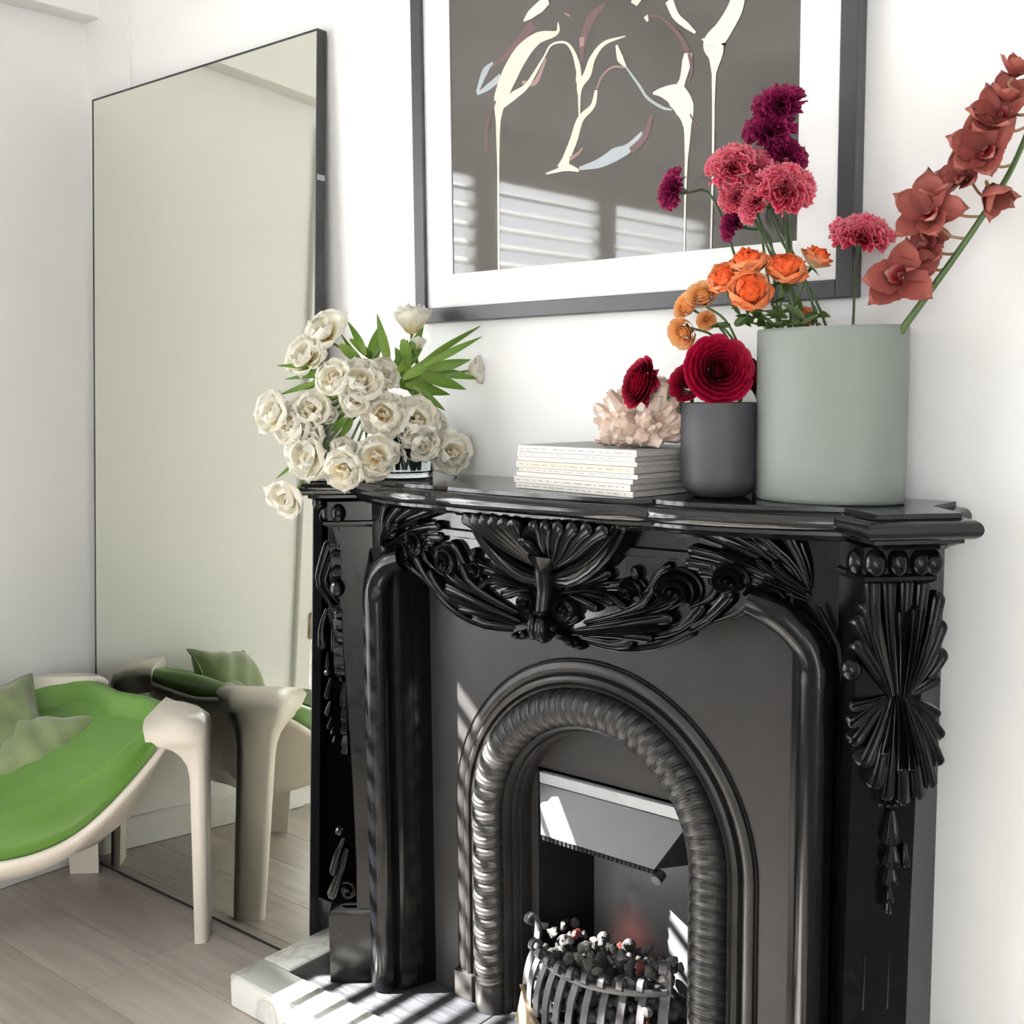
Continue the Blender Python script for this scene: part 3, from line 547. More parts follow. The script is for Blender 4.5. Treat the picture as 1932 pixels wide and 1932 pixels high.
# foot ornament of the console and the leaf on its inner return, authored on the far leg seen in profile
Q1 = np.array([-.61, -.24]); NI = np.array([.7071, -.7071])    # inner return of the far leg faces right-front
def qpt(x, y, out=0):
    b = Q1 - NI * .022; b = b + NI * out; return onp(x, y, (b[0], b[1], .8), (NI[0], NI[1], 0))
def qcarve(name, lobes, balls=(), h=.014):
    m = MB(); k = 1 / 840
    for l in lobes: lobe(m, [qpt(x, y) for x, y in l[0]], l[1] * k, l[2] if len(l) > 2 else h, (NI[0], NI[1], 0))
    for (x, y, r_) in balls: m.ball(qpt(x, y, .005), r_ * k, 12, 8)
    m.build(name, ST, man, 50)
qcarve('side_acanthus', [([(620, 1146), (645, 1150), (678, 1160)], 8), ([(620, 1146), (640, 1165), (660, 1180)], 8), ([(618, 1148), (630, 1175), (640, 1197)], 8), ([(616, 1148), (607, 1185), (608, 1224)], 8, .018), ([(625, 1142), (601, 1100), (608, 1060), (622, 1020)], 9, .018), ([(640, 1138), (612, 1100), (620, 1068), (632, 1036)], 8, .018), ([(652, 1128), (628, 1096), (634, 1062)], 7, .018), ([(660, 1120), (640, 1098), (640, 1082)], 6, .016)], [(648, 1112, 13), (668, 1108, 9)])
qcarve('side_scroll', [(spiral((616, 976), 15, .2, 1.0, n=14, sgn=-1), 5), ([(620, 964), (636, 980), (637, 1004), (624, 1036)], 6)], [(603, 948, 14)])
qcarve('side_husk', [([(618, 1230), (617, 1262)], 3, .008), ([(624, 1278), (619, 1300), (616, 1318)], 5), ([(624, 1322), (619, 1336), (617, 1350)], 5), ([(627, 1350), (622, 1365), (619, 1374)], 4), ([(630, 1372), (626, 1384)], 3), ([(632, 1388), (629, 1400)], 2.5)], [(617, 1269, 6)])
qcarve('foot_leaf', [([(650, 1580), (636, 1612), (628, 1650)], 8, .016), ([(655, 1600), (642, 1645), (624, 1694)], 10, .016), (spiral((656, 1680), 17, -2.2, 1.1, n=14, sgn=1), 6, .014)], [(641, 1568, 9), (656, 1680, 5)])

# ================================================================== cast iron insert
ins = thing('fireplace_insert', 'arched dark grey cast iron fireplace insert with leafy moulding and hood', 'fireplace insert', (0, -.05, HT - .004))
YP = -.095; ACZ = .523; RO = .30
def archpts(r, z0=HT - .003, n=40): return [(-r, z0), (-r, .2), (-r, .36)] + [(-r * math.cos(math.pi * k / n), ACZ + r * math.sin(math.pi * k / n)) for k in range(n + 1)] + [(r, .36), (r, .2), (r, z0)]
inner = archpts(RO); m_ = MB(); v = []; f = []
outer = [(-.45, z) for z in (HT - .003, .2, .36)] + [(max(-.45, min(.45, -.75 * math.cos(math.pi * k / 40))), min(1.1, ACZ + .75 * math.sin(math.pi * k / 40)) if True else 0) for k in range(41)] + [(.45, z) for z in (.36, .2, HT - .003)]
n_ = len(inner)
for dy in (0, .008): v += [(x, YP + dy, z) for x, z in inner] + [(x, YP + dy, z) for x, z in outer]
for i in range(n_ - 1): f += [(i, i + 1, n_ + i + 1, n_ + i), (2 * n_ + i, 3 * n_ + i, 3 * n_ + i + 1, 2 * n_ + i + 1)]
m_.add(v, f).build('register_plate', MT['iron_plate'], ins)
# moulding profile (radius, y) from outside in
Ls = .43; la = math.pi * .27
def arch_pos(s, r, y):      # s in 0..1 along left leg, arch, right leg (measured on r=.27)
    tot = 2 * (ACZ - HT) + la; d = s * tot
    if d < ACZ - HT: return (-r, y, HT - .003 + d)
    d -= ACZ - HT
    if d < la: t = d / .27; return (-r * math.cos(t), y, ACZ + r * math.sin(t))
    return (r, y, ACZ - (d - la))
def band(name, prof, mat, ns=150, ridge=None, sharp=35):
    m = MB(); npf = len(prof)
    def fn(u, v_):
        r, y = prof[min(npf - 1, int(round(v_ * (npf - 1))))]
        if ridge: r, y = ridge(u, v_, r, y)
        return arch_pos(u, r, y)
    m.grid(fn, ns, npf, flip=True); return m.build(name, mat, ins, sharp)
band('outer_moulding', [(.368, YP), (.366, YP - .004), (.362, YP + .001), (.360, YP - .006), (.352, YP - .010), (.342, YP - .009), (.336, YP - .004), (.333, YP - .014), (.327, YP - .017), (.321, YP - .014), (.319, YP - .006), (.314, YP - .012), (.309, YP - .010), (.306, YP)], MT['iron'], 120)
TR, TC = .036, .270
tor = [(TC + TR * math.cos(t), YP + .004 - TR * 1.0 * math.sin(t)) for t in [math.pi * k / 18 for k in range(19)]]
NR = 66
def ridge(u, v_, r, y):
    ph = u * NR + .35 * math.sin(v_ * math.pi) * 1.4; big = .5 + .5 * math.cos(2 * math.pi * ph); e = math.sin(v_ * math.pi)
    fine = .5 + .5 * math.cos(2 * math.pi * ph * 3)
    if u < .035 or u > .965: big = fine = .3
    d = (.0052 * big ** .45 + .0016 * fine) * min(1, e * 2.2); t = math.pi * v_
    return r + d * math.cos(t), y - d * math.sin(t)
band('leaf_moulding', tor, MT['iron'], 900, ridge, sharp=0)
band('inner_moulding', [(.236, YP + .004), (.232, YP - .006), (.226, YP - .008), (.222, YP), (.2205, YP + .012), (.217, YP + .010), (.214, YP + .016), (.2135, YP + .03), (.210, YP + .03), (.2085, YP + .06), (.2085, YP + .07)], MT['iron'], 120)
for s_ in (-1, 1):
    x0, x1 = sorted((s_ * .233, s_ * .309)); MB().tube([(s_ * TC, YP + .004, HT - .003), (s_ * TC, YP + .004, .15)], .0385, 24).build('moulding_base', MT['iron'], ins)
    MB().tube([(s_ * TC, YP + .004, .148), (s_ * TC, YP + .004, .156)], .041, 24).build('base_ring', MT['iron'], ins)
    x0, x1 = sorted((s_ * .312, s_ * .368)); MB().rbox((x0, YP - .018, HT - .003), (x1, YP + .004, .14), .003).build('moulding_foot', MT['iron'], ins)
# plate inside the arch with the rectangular fire opening
YI = -.032; OX, OZ = .188, .613
ir = .214; q = MB(); pts_o = [(-ir * math.cos(math.pi * k / 30), ACZ + ir * math.sin(math.pi * k / 30)) for k in range(31)]
pts_i = [(max(-OX, min(OX, p[0])), OZ) for p in pts_o]
q.add([(x, YI, z) for x, z in pts_o] + [(x, YI, z) for x, z in pts_i], [(i, i + 1, 31 + i + 1, 31 + i) for i in range(30)])
for s_ in (-1, 1): q.add([(s_ * ir, YI, ACZ), (s_ * ir, YI, HT - .003), (s_ * OX, YI, HT - .003), (s_ * OX, YI, OZ)], [(0, 1, 2, 3)])
q.build('inner_plate', MT['iron_plate'], ins)
BX, BY = .155, .125
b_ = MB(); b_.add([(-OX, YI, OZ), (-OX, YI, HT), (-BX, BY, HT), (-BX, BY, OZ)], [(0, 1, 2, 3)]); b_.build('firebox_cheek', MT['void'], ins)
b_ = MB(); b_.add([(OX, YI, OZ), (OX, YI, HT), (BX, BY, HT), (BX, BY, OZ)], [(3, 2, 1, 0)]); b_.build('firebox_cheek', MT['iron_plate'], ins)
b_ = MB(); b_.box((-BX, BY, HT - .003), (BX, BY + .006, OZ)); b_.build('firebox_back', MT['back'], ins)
b_ = MB(); b_.box((-OX, YI, OZ), (OX, BY + .006, OZ + .006)); b_.build('firebox_top', MT['void'], ins)
# hood
MB().rbox((-.176, YI - .012, .588), (.189, YI + .004, .614), .002).build('hood_strip', MT['strip'], ins)
hz1, hz0 = .586, .500; hy1, hy0 = YI - .010, -.092
hd = MB(); hv = [(-.176, hy1, hz1), (.189, hy1, hz1), (.144, hy0, hz0), (-.133, hy0, hz0)]; hd.add(hv + [(x, y + .004, z + .001) for x, y, z in hv], [(0, 3, 2, 1), (4, 5, 6, 7), (0, 1, 5, 4), (1, 2, 6, 5), (2, 3, 7, 6), (3, 0, 4, 7)]); hd.build('hood', MT['hood'], ins)
hd = MB(); hd.add([(.189, hy1, hz1), (.144, hy0, hz0), (.16, .0, .49), (.186, YI, .5)], [(0, 1, 2, 3)]); hd.build('hood_cheek', MT['void'], ins); hd = MB(); hd.add([(-.176, hy1, hz1), (-.133, hy0, hz0), (-.15, .0, .49), (-.176, YI, .5)], [(3, 2, 1, 0)]); hd.build('hood_cheek', MT['void'], ins)
vg = MB()
for k in range(26): x = -.13 + k * .0106; vg.box((x, hy0 + .001, hz0 - .011), (x + .006, hy0 + .006, hz0 - .002))
vg.box((-.133, hy0 + .004, hz0 - .012), (.144, hy0 + .012, hz0 + .001)); vg.build('hood_vent', MT['void'], ins)
kb = MB(); kb.tube([(.15, -.075, .487), (.15, -.095, .480)], .011, 14); kb.build('control_knob', MT['bar'], ins)

# ================================================================== fire basket and coals
bas = thing('fire_basket', 'steel fire basket with curled upright bars and bronze apron', 'fire grate', (0, -.12, HT - .003))
def bow(t): x = -.155 + .33 * t; return np.array([x, -.105 - .075 * math.sin(math.pi * min(1, max(0, t))) ** .8])
nb = 11
for k in range(nb):
    t = k / (nb - 1); p = bow(t); d = np.array([(p[0] - .01) * .25, -.12]); d /= np.linalg.norm(d); top = .29 if 0 < k < nb - 1 else .325
    prof_ = [(0.030, .15), (.028, .19), (.018, .225), (.004, .25), (-.002, top - .03), (.004, top - .012), (.014, top), (.024, top - .004), (.026, top - .014), (.018, top - .02)]
    pts = smooth_path([(p[0] + d[0] * (o - .02), p[1] + d[1] * (o - .02), z) for o, z in prof_], 3)
    mb2 = MB(); w2 = .0075 if 0 < k < nb - 1 else .010; side = np.array([-d[1], d[0], 0]); n2 = len(pts); rings = []
    for i, q_ in enumerate(pts):
        tg = np.array(pts[min(i + 1, n2 - 1)]) - np.array(pts[max(i - 1, 0)]); tg /= np.linalg.norm(tg) + 1e-9; nn_ = np.cross(side, tg)
        ww = w2 * (1 if i < n2 * .45 else .8); rings.append([q_ + side * ww + nn_ * .003, q_ - side * ww + nn_ * .003, q_ - side * ww - nn_ * .003, q_ + side * ww - nn_ * .003])
    mb2.loft(rings); mb2.build('bar', MT['bar'], bas)
for z, o in ((.262, .012), (.165, -.002)):
    pth = [(*(bow(t) + np.array([0, o])), z) for t in np.linspace(0, 1, 24)]; MB().tube(pth, .005, 8, flat=1.6).build('rail', MT['bar'], bas)
ap = MB(); nA = 25
rings = []
for t in np.linspace(-.02, 1.02, nA):
    p = bow(t); dn = np.array([(p[0] - .01) * .3, -.12]); dn /= np.linalg.norm(dn); fl_ = .10 + .035 * abs(2 * t - 1) ** 2.2
    rings.append([(p[0] + dn[0] * o, p[1] + dn[1] * o, z) for o, z in ((.012, HT - .003), (.03, HT + .02), (.022, HT + .05), (.014, fl_ + .025), (.020, fl_ + .035), (.010, fl_ + .035), (.004, fl_ + .01), (.004, HT))])
ap.loft(rings, True, True); ap.build('apron', MT['brass'], bas)
MB().box((-.15, -.13, .10), (.17, .03, .106)).build('coal_tray', MT['void'], bas)
def rock(seed, n=16):
    r_ = random.Random(seed); m = MB(); dirs = [Vector((r_.gauss(0, 1), r_.gauss(0, 1), r_.gauss(0, 1))).normalized() for _ in range(n)]; cut = [r_.uniform(.42, .8) for _ in dirs]
    nu, nv = 16, 10; v = []
    for i in range(nv + 1):
        for j in range(nu):
            t = math.pi * i / nv; q_ = 2 * math.pi * j / nu; d = Vector((math.sin(t) * math.cos(q_), math.sin(t) * math.sin(q_), math.cos(t))); s = 1.0
            for dd, c in zip(dirs, cut):
                k = d.dot(dd)
                if k > .05: s = min(s, c / k)
            v.append(d * s * (1 + r_.uniform(-.07, .07)))
    m.add(v, [(i * nu + j, (i + 1) * nu + j, (i + 1) * nu + (j + 1) % nu, i * nu + (j + 1) % nu) for i in range(nv) for j in range(nu)]); return m
coal_me = {k: [rock(s).mesh('coal', MT[k], 22) for s in range(5)] for k in ('coal', 'ash')}; coal_me['ember'] = [rock(9).mesh('coal', MT['ember'], 22)]
cr = random.Random(5); ci = 0; placed = []
rowsY = [(-.150, .205, .26), (-.118, .235, .29), (-.085, .26, .305), (-.05, .26, .30), (-.01, .245, .28), (-.16, .165, .205)]
for (y, z0, z1) in rowsY:
    x = -.135 + cr.uniform(0, .015)
    while x < .165:
        r_ = cr.uniform(.0105, .018); z = (z0 + z1) / 2 + cr.uniform(-.012, .018); kind = 'ash' if cr.random() < (.42 if y > -.13 else .12) else 'coal'
        if -.02 < x < .05 and y < -.14: kind = 'coal'
        lim = bow((x + .155) / .33)[1] + .028
        yy = max(y, lim) + cr.uniform(-.006, .006)
        if cr.random() < .03: kind = 'ember'
        o = bpy.data.objects.new('coal', cr.choice(coal_me[kind])); col.objects.link(o); o.location = (x, yy, z); o.rotation_euler = [cr.uniform(0, 6) for _ in range(3)]; o.scale = (r_ * cr.uniform(.9, 1.3), r_, r_ * cr.uniform(.7, 1))
        tag(o, {'ash': 'ash grey lump of coal ', 'coal': 'charcoal black lump of coal ', 'ember': 'dull red lump of coal '}[kind] + {-.150: 'pressed against the upper front bars of the fire basket', -.118: 'in the second row behind the basket bars', -.085: 'in the middle of the heap in the fire basket', -.05: 'high on the heap in the fire basket', -.01: 'at the back of the heap in the fire basket', -.16: 'low down behind the lower basket bars'}[y], 'coal', 'coals in the fire basket'); ci += 1
        x += r_ * cr.uniform(1.5, 2.0)
m_ = MB()
for k in range(150): m_.ball((cr.uniform(-.135, .155), cr.uniform(-.125, .03), cr.uniform(.13, .275)), cr.uniform(.010, .018), 7, 5)
tag(m_.build('coal_bed', MT['coal'], bas), kind='stuff')
# ================================================================== fibreglass chair
FA, FB, FC, FD = np.array([-1.165, -.205]), np.array([-1.80, -.185]), np.array([-1.725, -.74]), np.array([-1.30, -.90])
cc = (FA + FB + FC + FD) / 4
chair = thing('shell_chair', 'cream fibreglass shell armchair with green vinyl upholstery beside the leaning mirror', 'chair', (cc[0], cc[1], 0))
corners = [FA, FB, FC, FD]; ANG = [math.atan2(*(c - cc)[::-1]) for c in corners]
RAD = [np.linalg.norm(c - cc) for c in corners]
def loopf(vals):
    """smooth periodic interpolation of values given at angles: A, mid AB, B, mid BC, C, mid CD, D, mid DA"""
    angs = []
    for i in range(4):
        a0, a1 = ANG[i], ANG[(i + 1) % 4]
        while a1 < a0: a1 += 2 * math.pi
        angs += [a0, (a0 + a1) / 2]
    angs = np.array(angs); base = angs[0]; k = np.unwrap(angs); order = np.argsort(k); k = k[order]; v = np.array(vals)[order]
    kk = np.concatenate([k[-3:] - 2 * math.pi, k, k[:3] + 2 * math.pi]); vv = np.concatenate([v[-3:], v, v[:3]])
    def fn(t):
        t = (t - k[0]) % (2 * math.pi) + k[0]; i = np.searchsorted(kk, t) - 1; x = (t - kk[i]) / (kk[i + 1] - kk[i]); m0 = (vv[i + 1] - vv[i - 1]) / 2; m1 = (vv[i + 2] - vv[i]) / 2
        return (2 * x ** 3 - 3 * x ** 2 + 1) * vv[i] + (x ** 3 - 2 * x ** 2 + x) * m0 + (-2 * x ** 3 + 3 * x ** 2) * vv[i + 1] + (x ** 3 - x ** 2) * m1
    return fn
rimR = loopf([RAD[0] - .07, .285, RAD[1] - .07, .30, RAD[2] - .06, .30, RAD[3] - .05, .325])
rimZ = loopf([.57, .555, .57, .46, .42, .36, .37, .375])
crest = loopf([.600, .615, .600, .54, .48, .44, .465, .49])
NT = 96
def cring(fr, fz): return [(cc[0] + fr(t) * math.cos(t), cc[1] + fr(t) * math.sin(t), fz(t)) for t in [2 * math.pi * k / NT for k in range(NT)]]
up = MB()
up.loft([cring(lambda t: rimR(t) * .97, lambda t: rimZ(t) - .004), cring(lambda t: rimR(t) * 1.005, lambda t: rimZ(t) + .006), cring(lambda t: rimR(t) * 1.015, lambda t: rimZ(t) + (crest(t) - rimZ(t)) * .35), cring(lambda t: rimR(t) * .995, lambda t: rimZ(t) + (crest(t) - rimZ(t)) * .72), cring(lambda t: rimR(t) * .955, lambda t: rimZ(t) + (crest(t) - rimZ(t)) * .93),
         cring(lambda t: rimR(t) * .91, crest), cring(lambda t: rimR(t) * .86, lambda t: crest(t) - .010), cring(lambda t: rimR(t) * .79, lambda t: crest(t) - .045 - (crest(t) - .42) * .18), cring(lambda t: rimR(t) * .68, lambda t: .375 + (crest(t) - .42) * .42), cring(lambda t: rimR(t) * .52, lambda t: .352 + (crest(t) - .42) * .18), cring(lambda t: rimR(t) * .32, lambda t: .345 + (crest(t) - .42) * .04), cring(lambda t: rimR(t) * .1, lambda t: .343)], True)
up.build('upholstery', MT['green'], chair, 0)
shl = MB()
shl.loft([cring(lambda t: rimR(t) * .25, lambda t: .262), cring(lambda t: rimR(t) * .5, lambda t: .27), cring(lambda t: rimR(t) * .74, lambda t: .30 + (rimZ(t) - .37) * .25), cring(lambda t: rimR(t) * .92, lambda t: rimZ(t) - .055 - (rimZ(t) - .37) * .1), cring(lambda t: rimR(t) * 1.02, lambda t: rimZ(t) - .020), cring(lambda t: rimR(t) * 1.035, lambda t: rimZ(t) - .008), cring(lambda t: rimR(t) * 1.03, lambda t: rimZ(t) + .002), cring(lambda t: rimR(t) * 1.01, lambda t: rimZ(t) + .004), cring(lambda t: rimR(t) * .95, lambda t: rimZ(t) - .006)], False)
shl.add(cring(lambda t: rimR(t) * .25, lambda t: .262), [tuple(range(NT - 1, -1, -1))])
shl.build('shell', MT['shell'], chair, 0)
for i, (c, top) in enumerate(zip(corners, (.618, .618, .50, .46))):
    o = (c - cc) / np.linalg.norm(c - cc); tdir = np.array([-o[1], o[0]]); L = MB(); rings = []; rin = float(rimR(ANG[i])) * .90; ro = RAD[i]; ah = top - .125
    zs = [0, .01, .15, .3, ah - .05, ah - .015, ah + .012, ah + .03, ah + .042, ah + .052, top - .055, top - .035, top - .018, top - .006, top]
    for z in zs:
        lean = -.016 * (1 - z / top); outer_ = ro + .022 + lean - max(0, z - (top - .05)) ** 2 * 14 - (.055 * max(0, (z - (top - .05)) / .05) ** 3); th = .036 - .006 * (1 - z / top)
        inn = outer_ - th; wd = .042 + .012 * z / top
        if z > ah - .05:
            q = min(1, (z - (ah - .05)) / .102); k = 1 - math.sqrt(max(0, 1 - q * q)); inn = inn + (rin - inn) * k; wd = wd + .030 * k
        if z > top - .02: wd *= 1 - .25 * ((z - top + .02) / .02) ** 2
        n8 = []; hw, e = wd, .35
        for (u_, v_) in ((0, -1), (.5, -1), (1 - e * .5, -.92), (1, -.6), (1, 0), (1, .6), (1 - e * .5, .92), (.5, 1), (0, 1), (0, .4), (0, 0), (0, -.4)):
            p = cc + o * (inn + (outer_ - inn) * u_) + tdir * hw * v_ * (1 if u_ > .4 else (1 + .55 * max(0, (z - ah) / .12)) if z > ah else 1); n8.append((p[0], p[1], z))
        rings.append(n8)
    L.loft(rings); L.build('leg', MT['shell'], chair, 60)
# velvet cushions: soft pillow with pinched corners
def cushion(label, c, M3, sx, sy, sz, seed):
    t = thing('cushion', label, 'cushion', tuple(c), 'olive velvet cushions on the chair'); n = 21; r_ = random.Random(seed); ph = [r_.uniform(0, 6) for _ in range(4)]
    def pt(u, v, s):
        a, b = u * 2 - 1, v * 2 - 1; th = (max(0, 1 - a ** 4) ** .55) * (max(0, 1 - b ** 4) ** .55); ex = 1 + .10 * (abs(a * b)) ** 2 - .055 * ((1 - a * a) * abs(b) + (1 - b * b) * abs(a))
        z = s * sz * th + .006 * math.sin(5 * a + ph[0]) * math.sin(4 * b + ph[1]) * (1 - th) + .004 * math.sin(9 * a + 6 * b + ph[2])
        return np.array(c) + M3 @ np.array([a * sx * ex, b * sy * ex, z])
    m = MB(); m.grid(lambda u, v: pt(u, v, 1), n, n); m.grid(lambda u, v: pt(u, v, -1), n, n, flip=True); m.build('cover', MT['velvet'], t, 0)
    p = MB(); edge = [(k / 20, 0) for k in range(20)] + [(1, k / 20) for k in range(20)] + [(1 - k / 20, 1) for k in range(20)] + [(0, 1 - k / 20) for k in range(21)]
    p.tube([pt(u, v, 0) for u, v in edge], .0035, 6); p.build('piping', MT['velvet'], t)
def basis(nz, ux):
    nz = np.array(nz, float); nz /= np.linalg.norm(nz); ux = np.array(ux, float); ux -= nz * (ux @ nz); ux /= np.linalg.norm(ux); return np.array([ux, np.cross(nz, ux), nz]).T
def diag(nz, d):
    """basis whose corner (ux+uy) points along d"""
    B = basis(nz, d); ux, uy, n_ = B[:, 0], B[:, 1], B[:, 2]; return np.array([(ux - uy) / math.sqrt(2), (ux + uy) / math.sqrt(2), n_]).T
cushion('olive green velvet cushion lying in the chair seat, its corner toward the mirror', (-1.545, -.44, .462), diag((.50, -.42, .76), (.03, .17, .10)), .125, .125, .058, 3)
cushion('olive green velvet cushion propped in the chair behind the other cushion', (-1.665, -.50, .525), diag((.70, -.25, .62), (-.05, .2, .22)), .125, .125, .058, 8)
# ================================================================== things on the shelf
SZ = SHZ + .0004
# --- magazines
rng = random.Random(21)
MT['ink_rows'] = MT['ink']
ths = [.0105, .0125, .0085, .0085, .0125, .0085, .0085, .0125]      # bottom to top
names = ['lowest white magazine in the stack, lying directly on the black shelf', 'second magazine up from the shelf with dark spine lettering', 'thin blank-looking magazine third from the bottom of the stack', 'thin magazine fourth from the bottom with faint lettering',
         'ivory magazine with ochre spine lettering in the middle of the stack', 'thin plain magazine just above the ivory one', 'thin magazine second from the top of the stack', 'topmost magazine of the stack with grey cover under the crystal']
z = SZ
A0 = np.array([-.095, -.205]); B0 = np.array([.208, -.251])
for k, th in enumerate(ths):
    ang = math.atan2(*(B0 - A0)[::-1]) + rng.uniform(-.012, .012); sh_ = rng.uniform(-.004, .004) + (-.004 if k in (0, 1) else .002); L = .303 + rng.uniform(-.004, .003); D = .186
    u = np.array([math.cos(ang), math.sin(ang)]); v = np.array([-u[1], u[0]]); o = A0 + u * sh_ + v * rng.uniform(-.002, .002)
    if k == 0: mtop = None
    mg = thing('magazine', names[k], 'magazine', (*(o + u * L / 2 + v * D / 2), z), 'stack of magazines on the mantel')
    def bx(u0, u1, v0, v1, z0, z1, name, mat, lab=None):
        P = [o + u * a_ + v * b_ for a_, b_ in ((u0, v0), (u1, v0), (u1, v1), (u0, v1))]; m = MB(); m.loft([[(p[0], p[1], z0) for p in P], [(p[0], p[1], z1) for p in P]]); return m.build(name, mat, mg, label=lab)
    spm = MT['paper'] if k == 4 else MT['paper2']
    bx(0, L, 0, D, z + .0003, z + .0012, 'back_cover', MT['cover']); bx(.0, L, 0, D, z + th - .0012, z + th - .0002, 'front_cover', MT['cover'] if k != 4 else MT['paper']); bx(.002, L - .002, .002, D - .002, z + .0012, z + th - .0012, 'pages', MT['pages'])
    bx(0, L, -.0008, .0012, z + .0003, z + th - .0003, 'spine', spm)
    # spine lettering: small words too tiny to read
    ink = MB(); x = .006; zz0 = z + th * .5
    if th > .009 or k in (3, 6):
        hgt = .0016 if th > .009 else .0011
        while x < L - .012:
            for _ in range(rng.randint(2, 7)):
                w_ = rng.uniform(.0012, .0026)
                if x + w_ > L - .008: break
                h1 = hgt * rng.uniform(.7, 1.2); P = [o + u * a_ + v * -.0010 for a_ in (x, x + w_)]; ink.add([(P[0][0], P[0][1], zz0 - h1 / 2), (P[1][0], P[1][1], zz0 - h1 / 2), (P[1][0], P[1][1], zz0 + h1 / 2), (P[0][0], P[0][1], zz0 + h1 / 2)], [(0, 1, 2, 3)]); x += w_ + .0009
            x += rng.uniform(.004, .012)
        tag(ink.build('spine_lettering', MT['gold'] if k == 4 else MT['ink'], mg), kind='stuff')
    z += th
MAGTOP = z
# --- quartz cluster on the magazines
qz = thing('crystal_cluster', 'rough pale pink quartz crystal cluster on the magazine stack', 'crystal', (.15, -.15, MAGTOP))
rq = random.Random(4); QC = np.array([.158, -.150, MAGTOP])
m_ = MB(); m_.ball(QC + np.array([0, 0, .031]), (.055, .036, .03), 18, 12); m_.build('matrix_rock', MT['quartz'], qz, 20)
def crystal(base, d, L, r, k):
    d = np.array(d, float); d /= np.linalg.norm(d); a = np.cross(d, (0, 0, 1)) if abs(d[2]) < .9 else np.cross(d, (1, 0, 0)); a /= np.linalg.norm(a); b = np.cross(d, a); base = np.array(base); ph = rq.uniform(0, 1)
    sk = [rq.uniform(-.25, .25) for _ in range(6)]
    hexr = lambda s, rr, sl=0: [base + d * (s + sl * sk[k_] * r) + rr * (a * math.cos(q + ph) + b * math.sin(q + ph)) for k_, q in enumerate([math.pi / 3 * k_ for k_ in range(6)])]
    m = MB(); m.loft([hexr(0, r * .9), hexr(L * .75, r, 1), hexr(L, r * .5, .9)])
    m.v = [(x_, y_, max(z_, MAGTOP + .0006)) for x_, y_, z_ in m.v]; m.build('crystal_point', MT['quartz_clear' if k % 3 == 0 else 'quartz'], qz, 12)
for k in range(95):
    th = rq.uniform(-math.pi * 1.08, math.pi * .12); el = rq.uniform(-.25, 1.5); d = np.array([math.cos(th) * math.cos(el), math.sin(th) * math.cos(el) * .7, math.sin(el)])
    env = .026 + .046 * abs(math.cos(el)) * (.75 + .25 * abs(math.cos(th))) + .072 * max(0, math.sin(el)) ** 1.2 * (1 if d[0] > -.4 else .75)
    crystal(QC + np.array([.022 * d[0], -.012, .026]), d, env * rq.uniform(.70, .98), rq.uniform(.009, .021), k)
# --- charcoal cup
CUP = np.array([.305, -.139]); CR = .0665; CH_ = .161
cup = thing('charcoal_cup_vase', 'matte charcoal cup vase with rounded base holding crimson ranunculus', 'vase', (*CUP, SZ))
pr = [(.0, 0), (.038, 0)] + [(CR - .032 + .032 * math.sin(t), .034 - .034 * math.cos(t)) for t in [math.pi / 2 * k / 8 for k in range(1, 9)]] + [(CR + .0005, .08), (CR + .001, CH_ - .002), (CR, CH_), (CR - .0035, CH_), (CR - .0045, CH_ - .003), (CR - .0045, .035), (.03, .008), (0, .008)]
MB().lathe(pr, (*CUP, SZ), 56).build('vessel', MT['cup'], cup, 60)
# --- big oval sage vase
POT = np.array([.487, -.103]); PA, PB, PH = .1265, .080, .281
pot = thing('sage_planter_vase', 'large smooth sage grey vase holding carnations, roses and an orchid spray', 'vase', (*POT, SZ))
MB().lathe([(0, 0), (.965, 0), (.985, .002), (.995, .008), (1.0, .05), (1.0, PH - .006), (.997, PH - .001), (.99, PH), (.955, PH), (.948, PH - .004), (.945, .02), (0, .02)], (*POT, SZ), 72, PA, PB).build('vessel', MT['pot'], pot, 50)
MB().lathe([(0, PH - .07), (.944, PH - .07)], (*POT, SZ), 48, PA, PB).build('floral_foam', MT['stem2'], pot)
# --- clear vase with tulips
GV = np.array([-.478, -.128]); GR, GH = .0625, .150
gv = thing('glass_tulip_vase', 'clear glass cylinder vase of water holding cream tulips at the end of the mantel', 'vase', (*GV, SZ))
MB().lathe([(0, .0), (GR - .002, .0), (GR, .002), (GR, GH), (GR - .0025, GH + .001), (GR - .0035, GH), (GR - .0035, .014), (GR - .01, .010), (0, .010)], (*GV, SZ), 56).build('glass_body', MT['glass'], gv, 50)
MB().lathe([(0, .0105), (GR - .0105, .0105), (GR - .0042, .015), (GR - .0042, .098), (0, .098)], (*GV, SZ), 48).build('water', MT['water'], gv, 50)
# --- slim clear vase half hidden behind the cup
SV = np.array([.352, -.052])
sv = thing('slim_glass_vase', 'small clear glass vase between the charcoal cup and the sage vase', 'vase', (*SV, SZ))
MB().lathe([(0, 0), (.026, 0), (.028, .002), (.027, .15), (.0255, .151), (.0245, .15), (.0245, .012), (0, .010)], (*SV, SZ), 36).build('glass_body', MT['glass'], sv, 50)
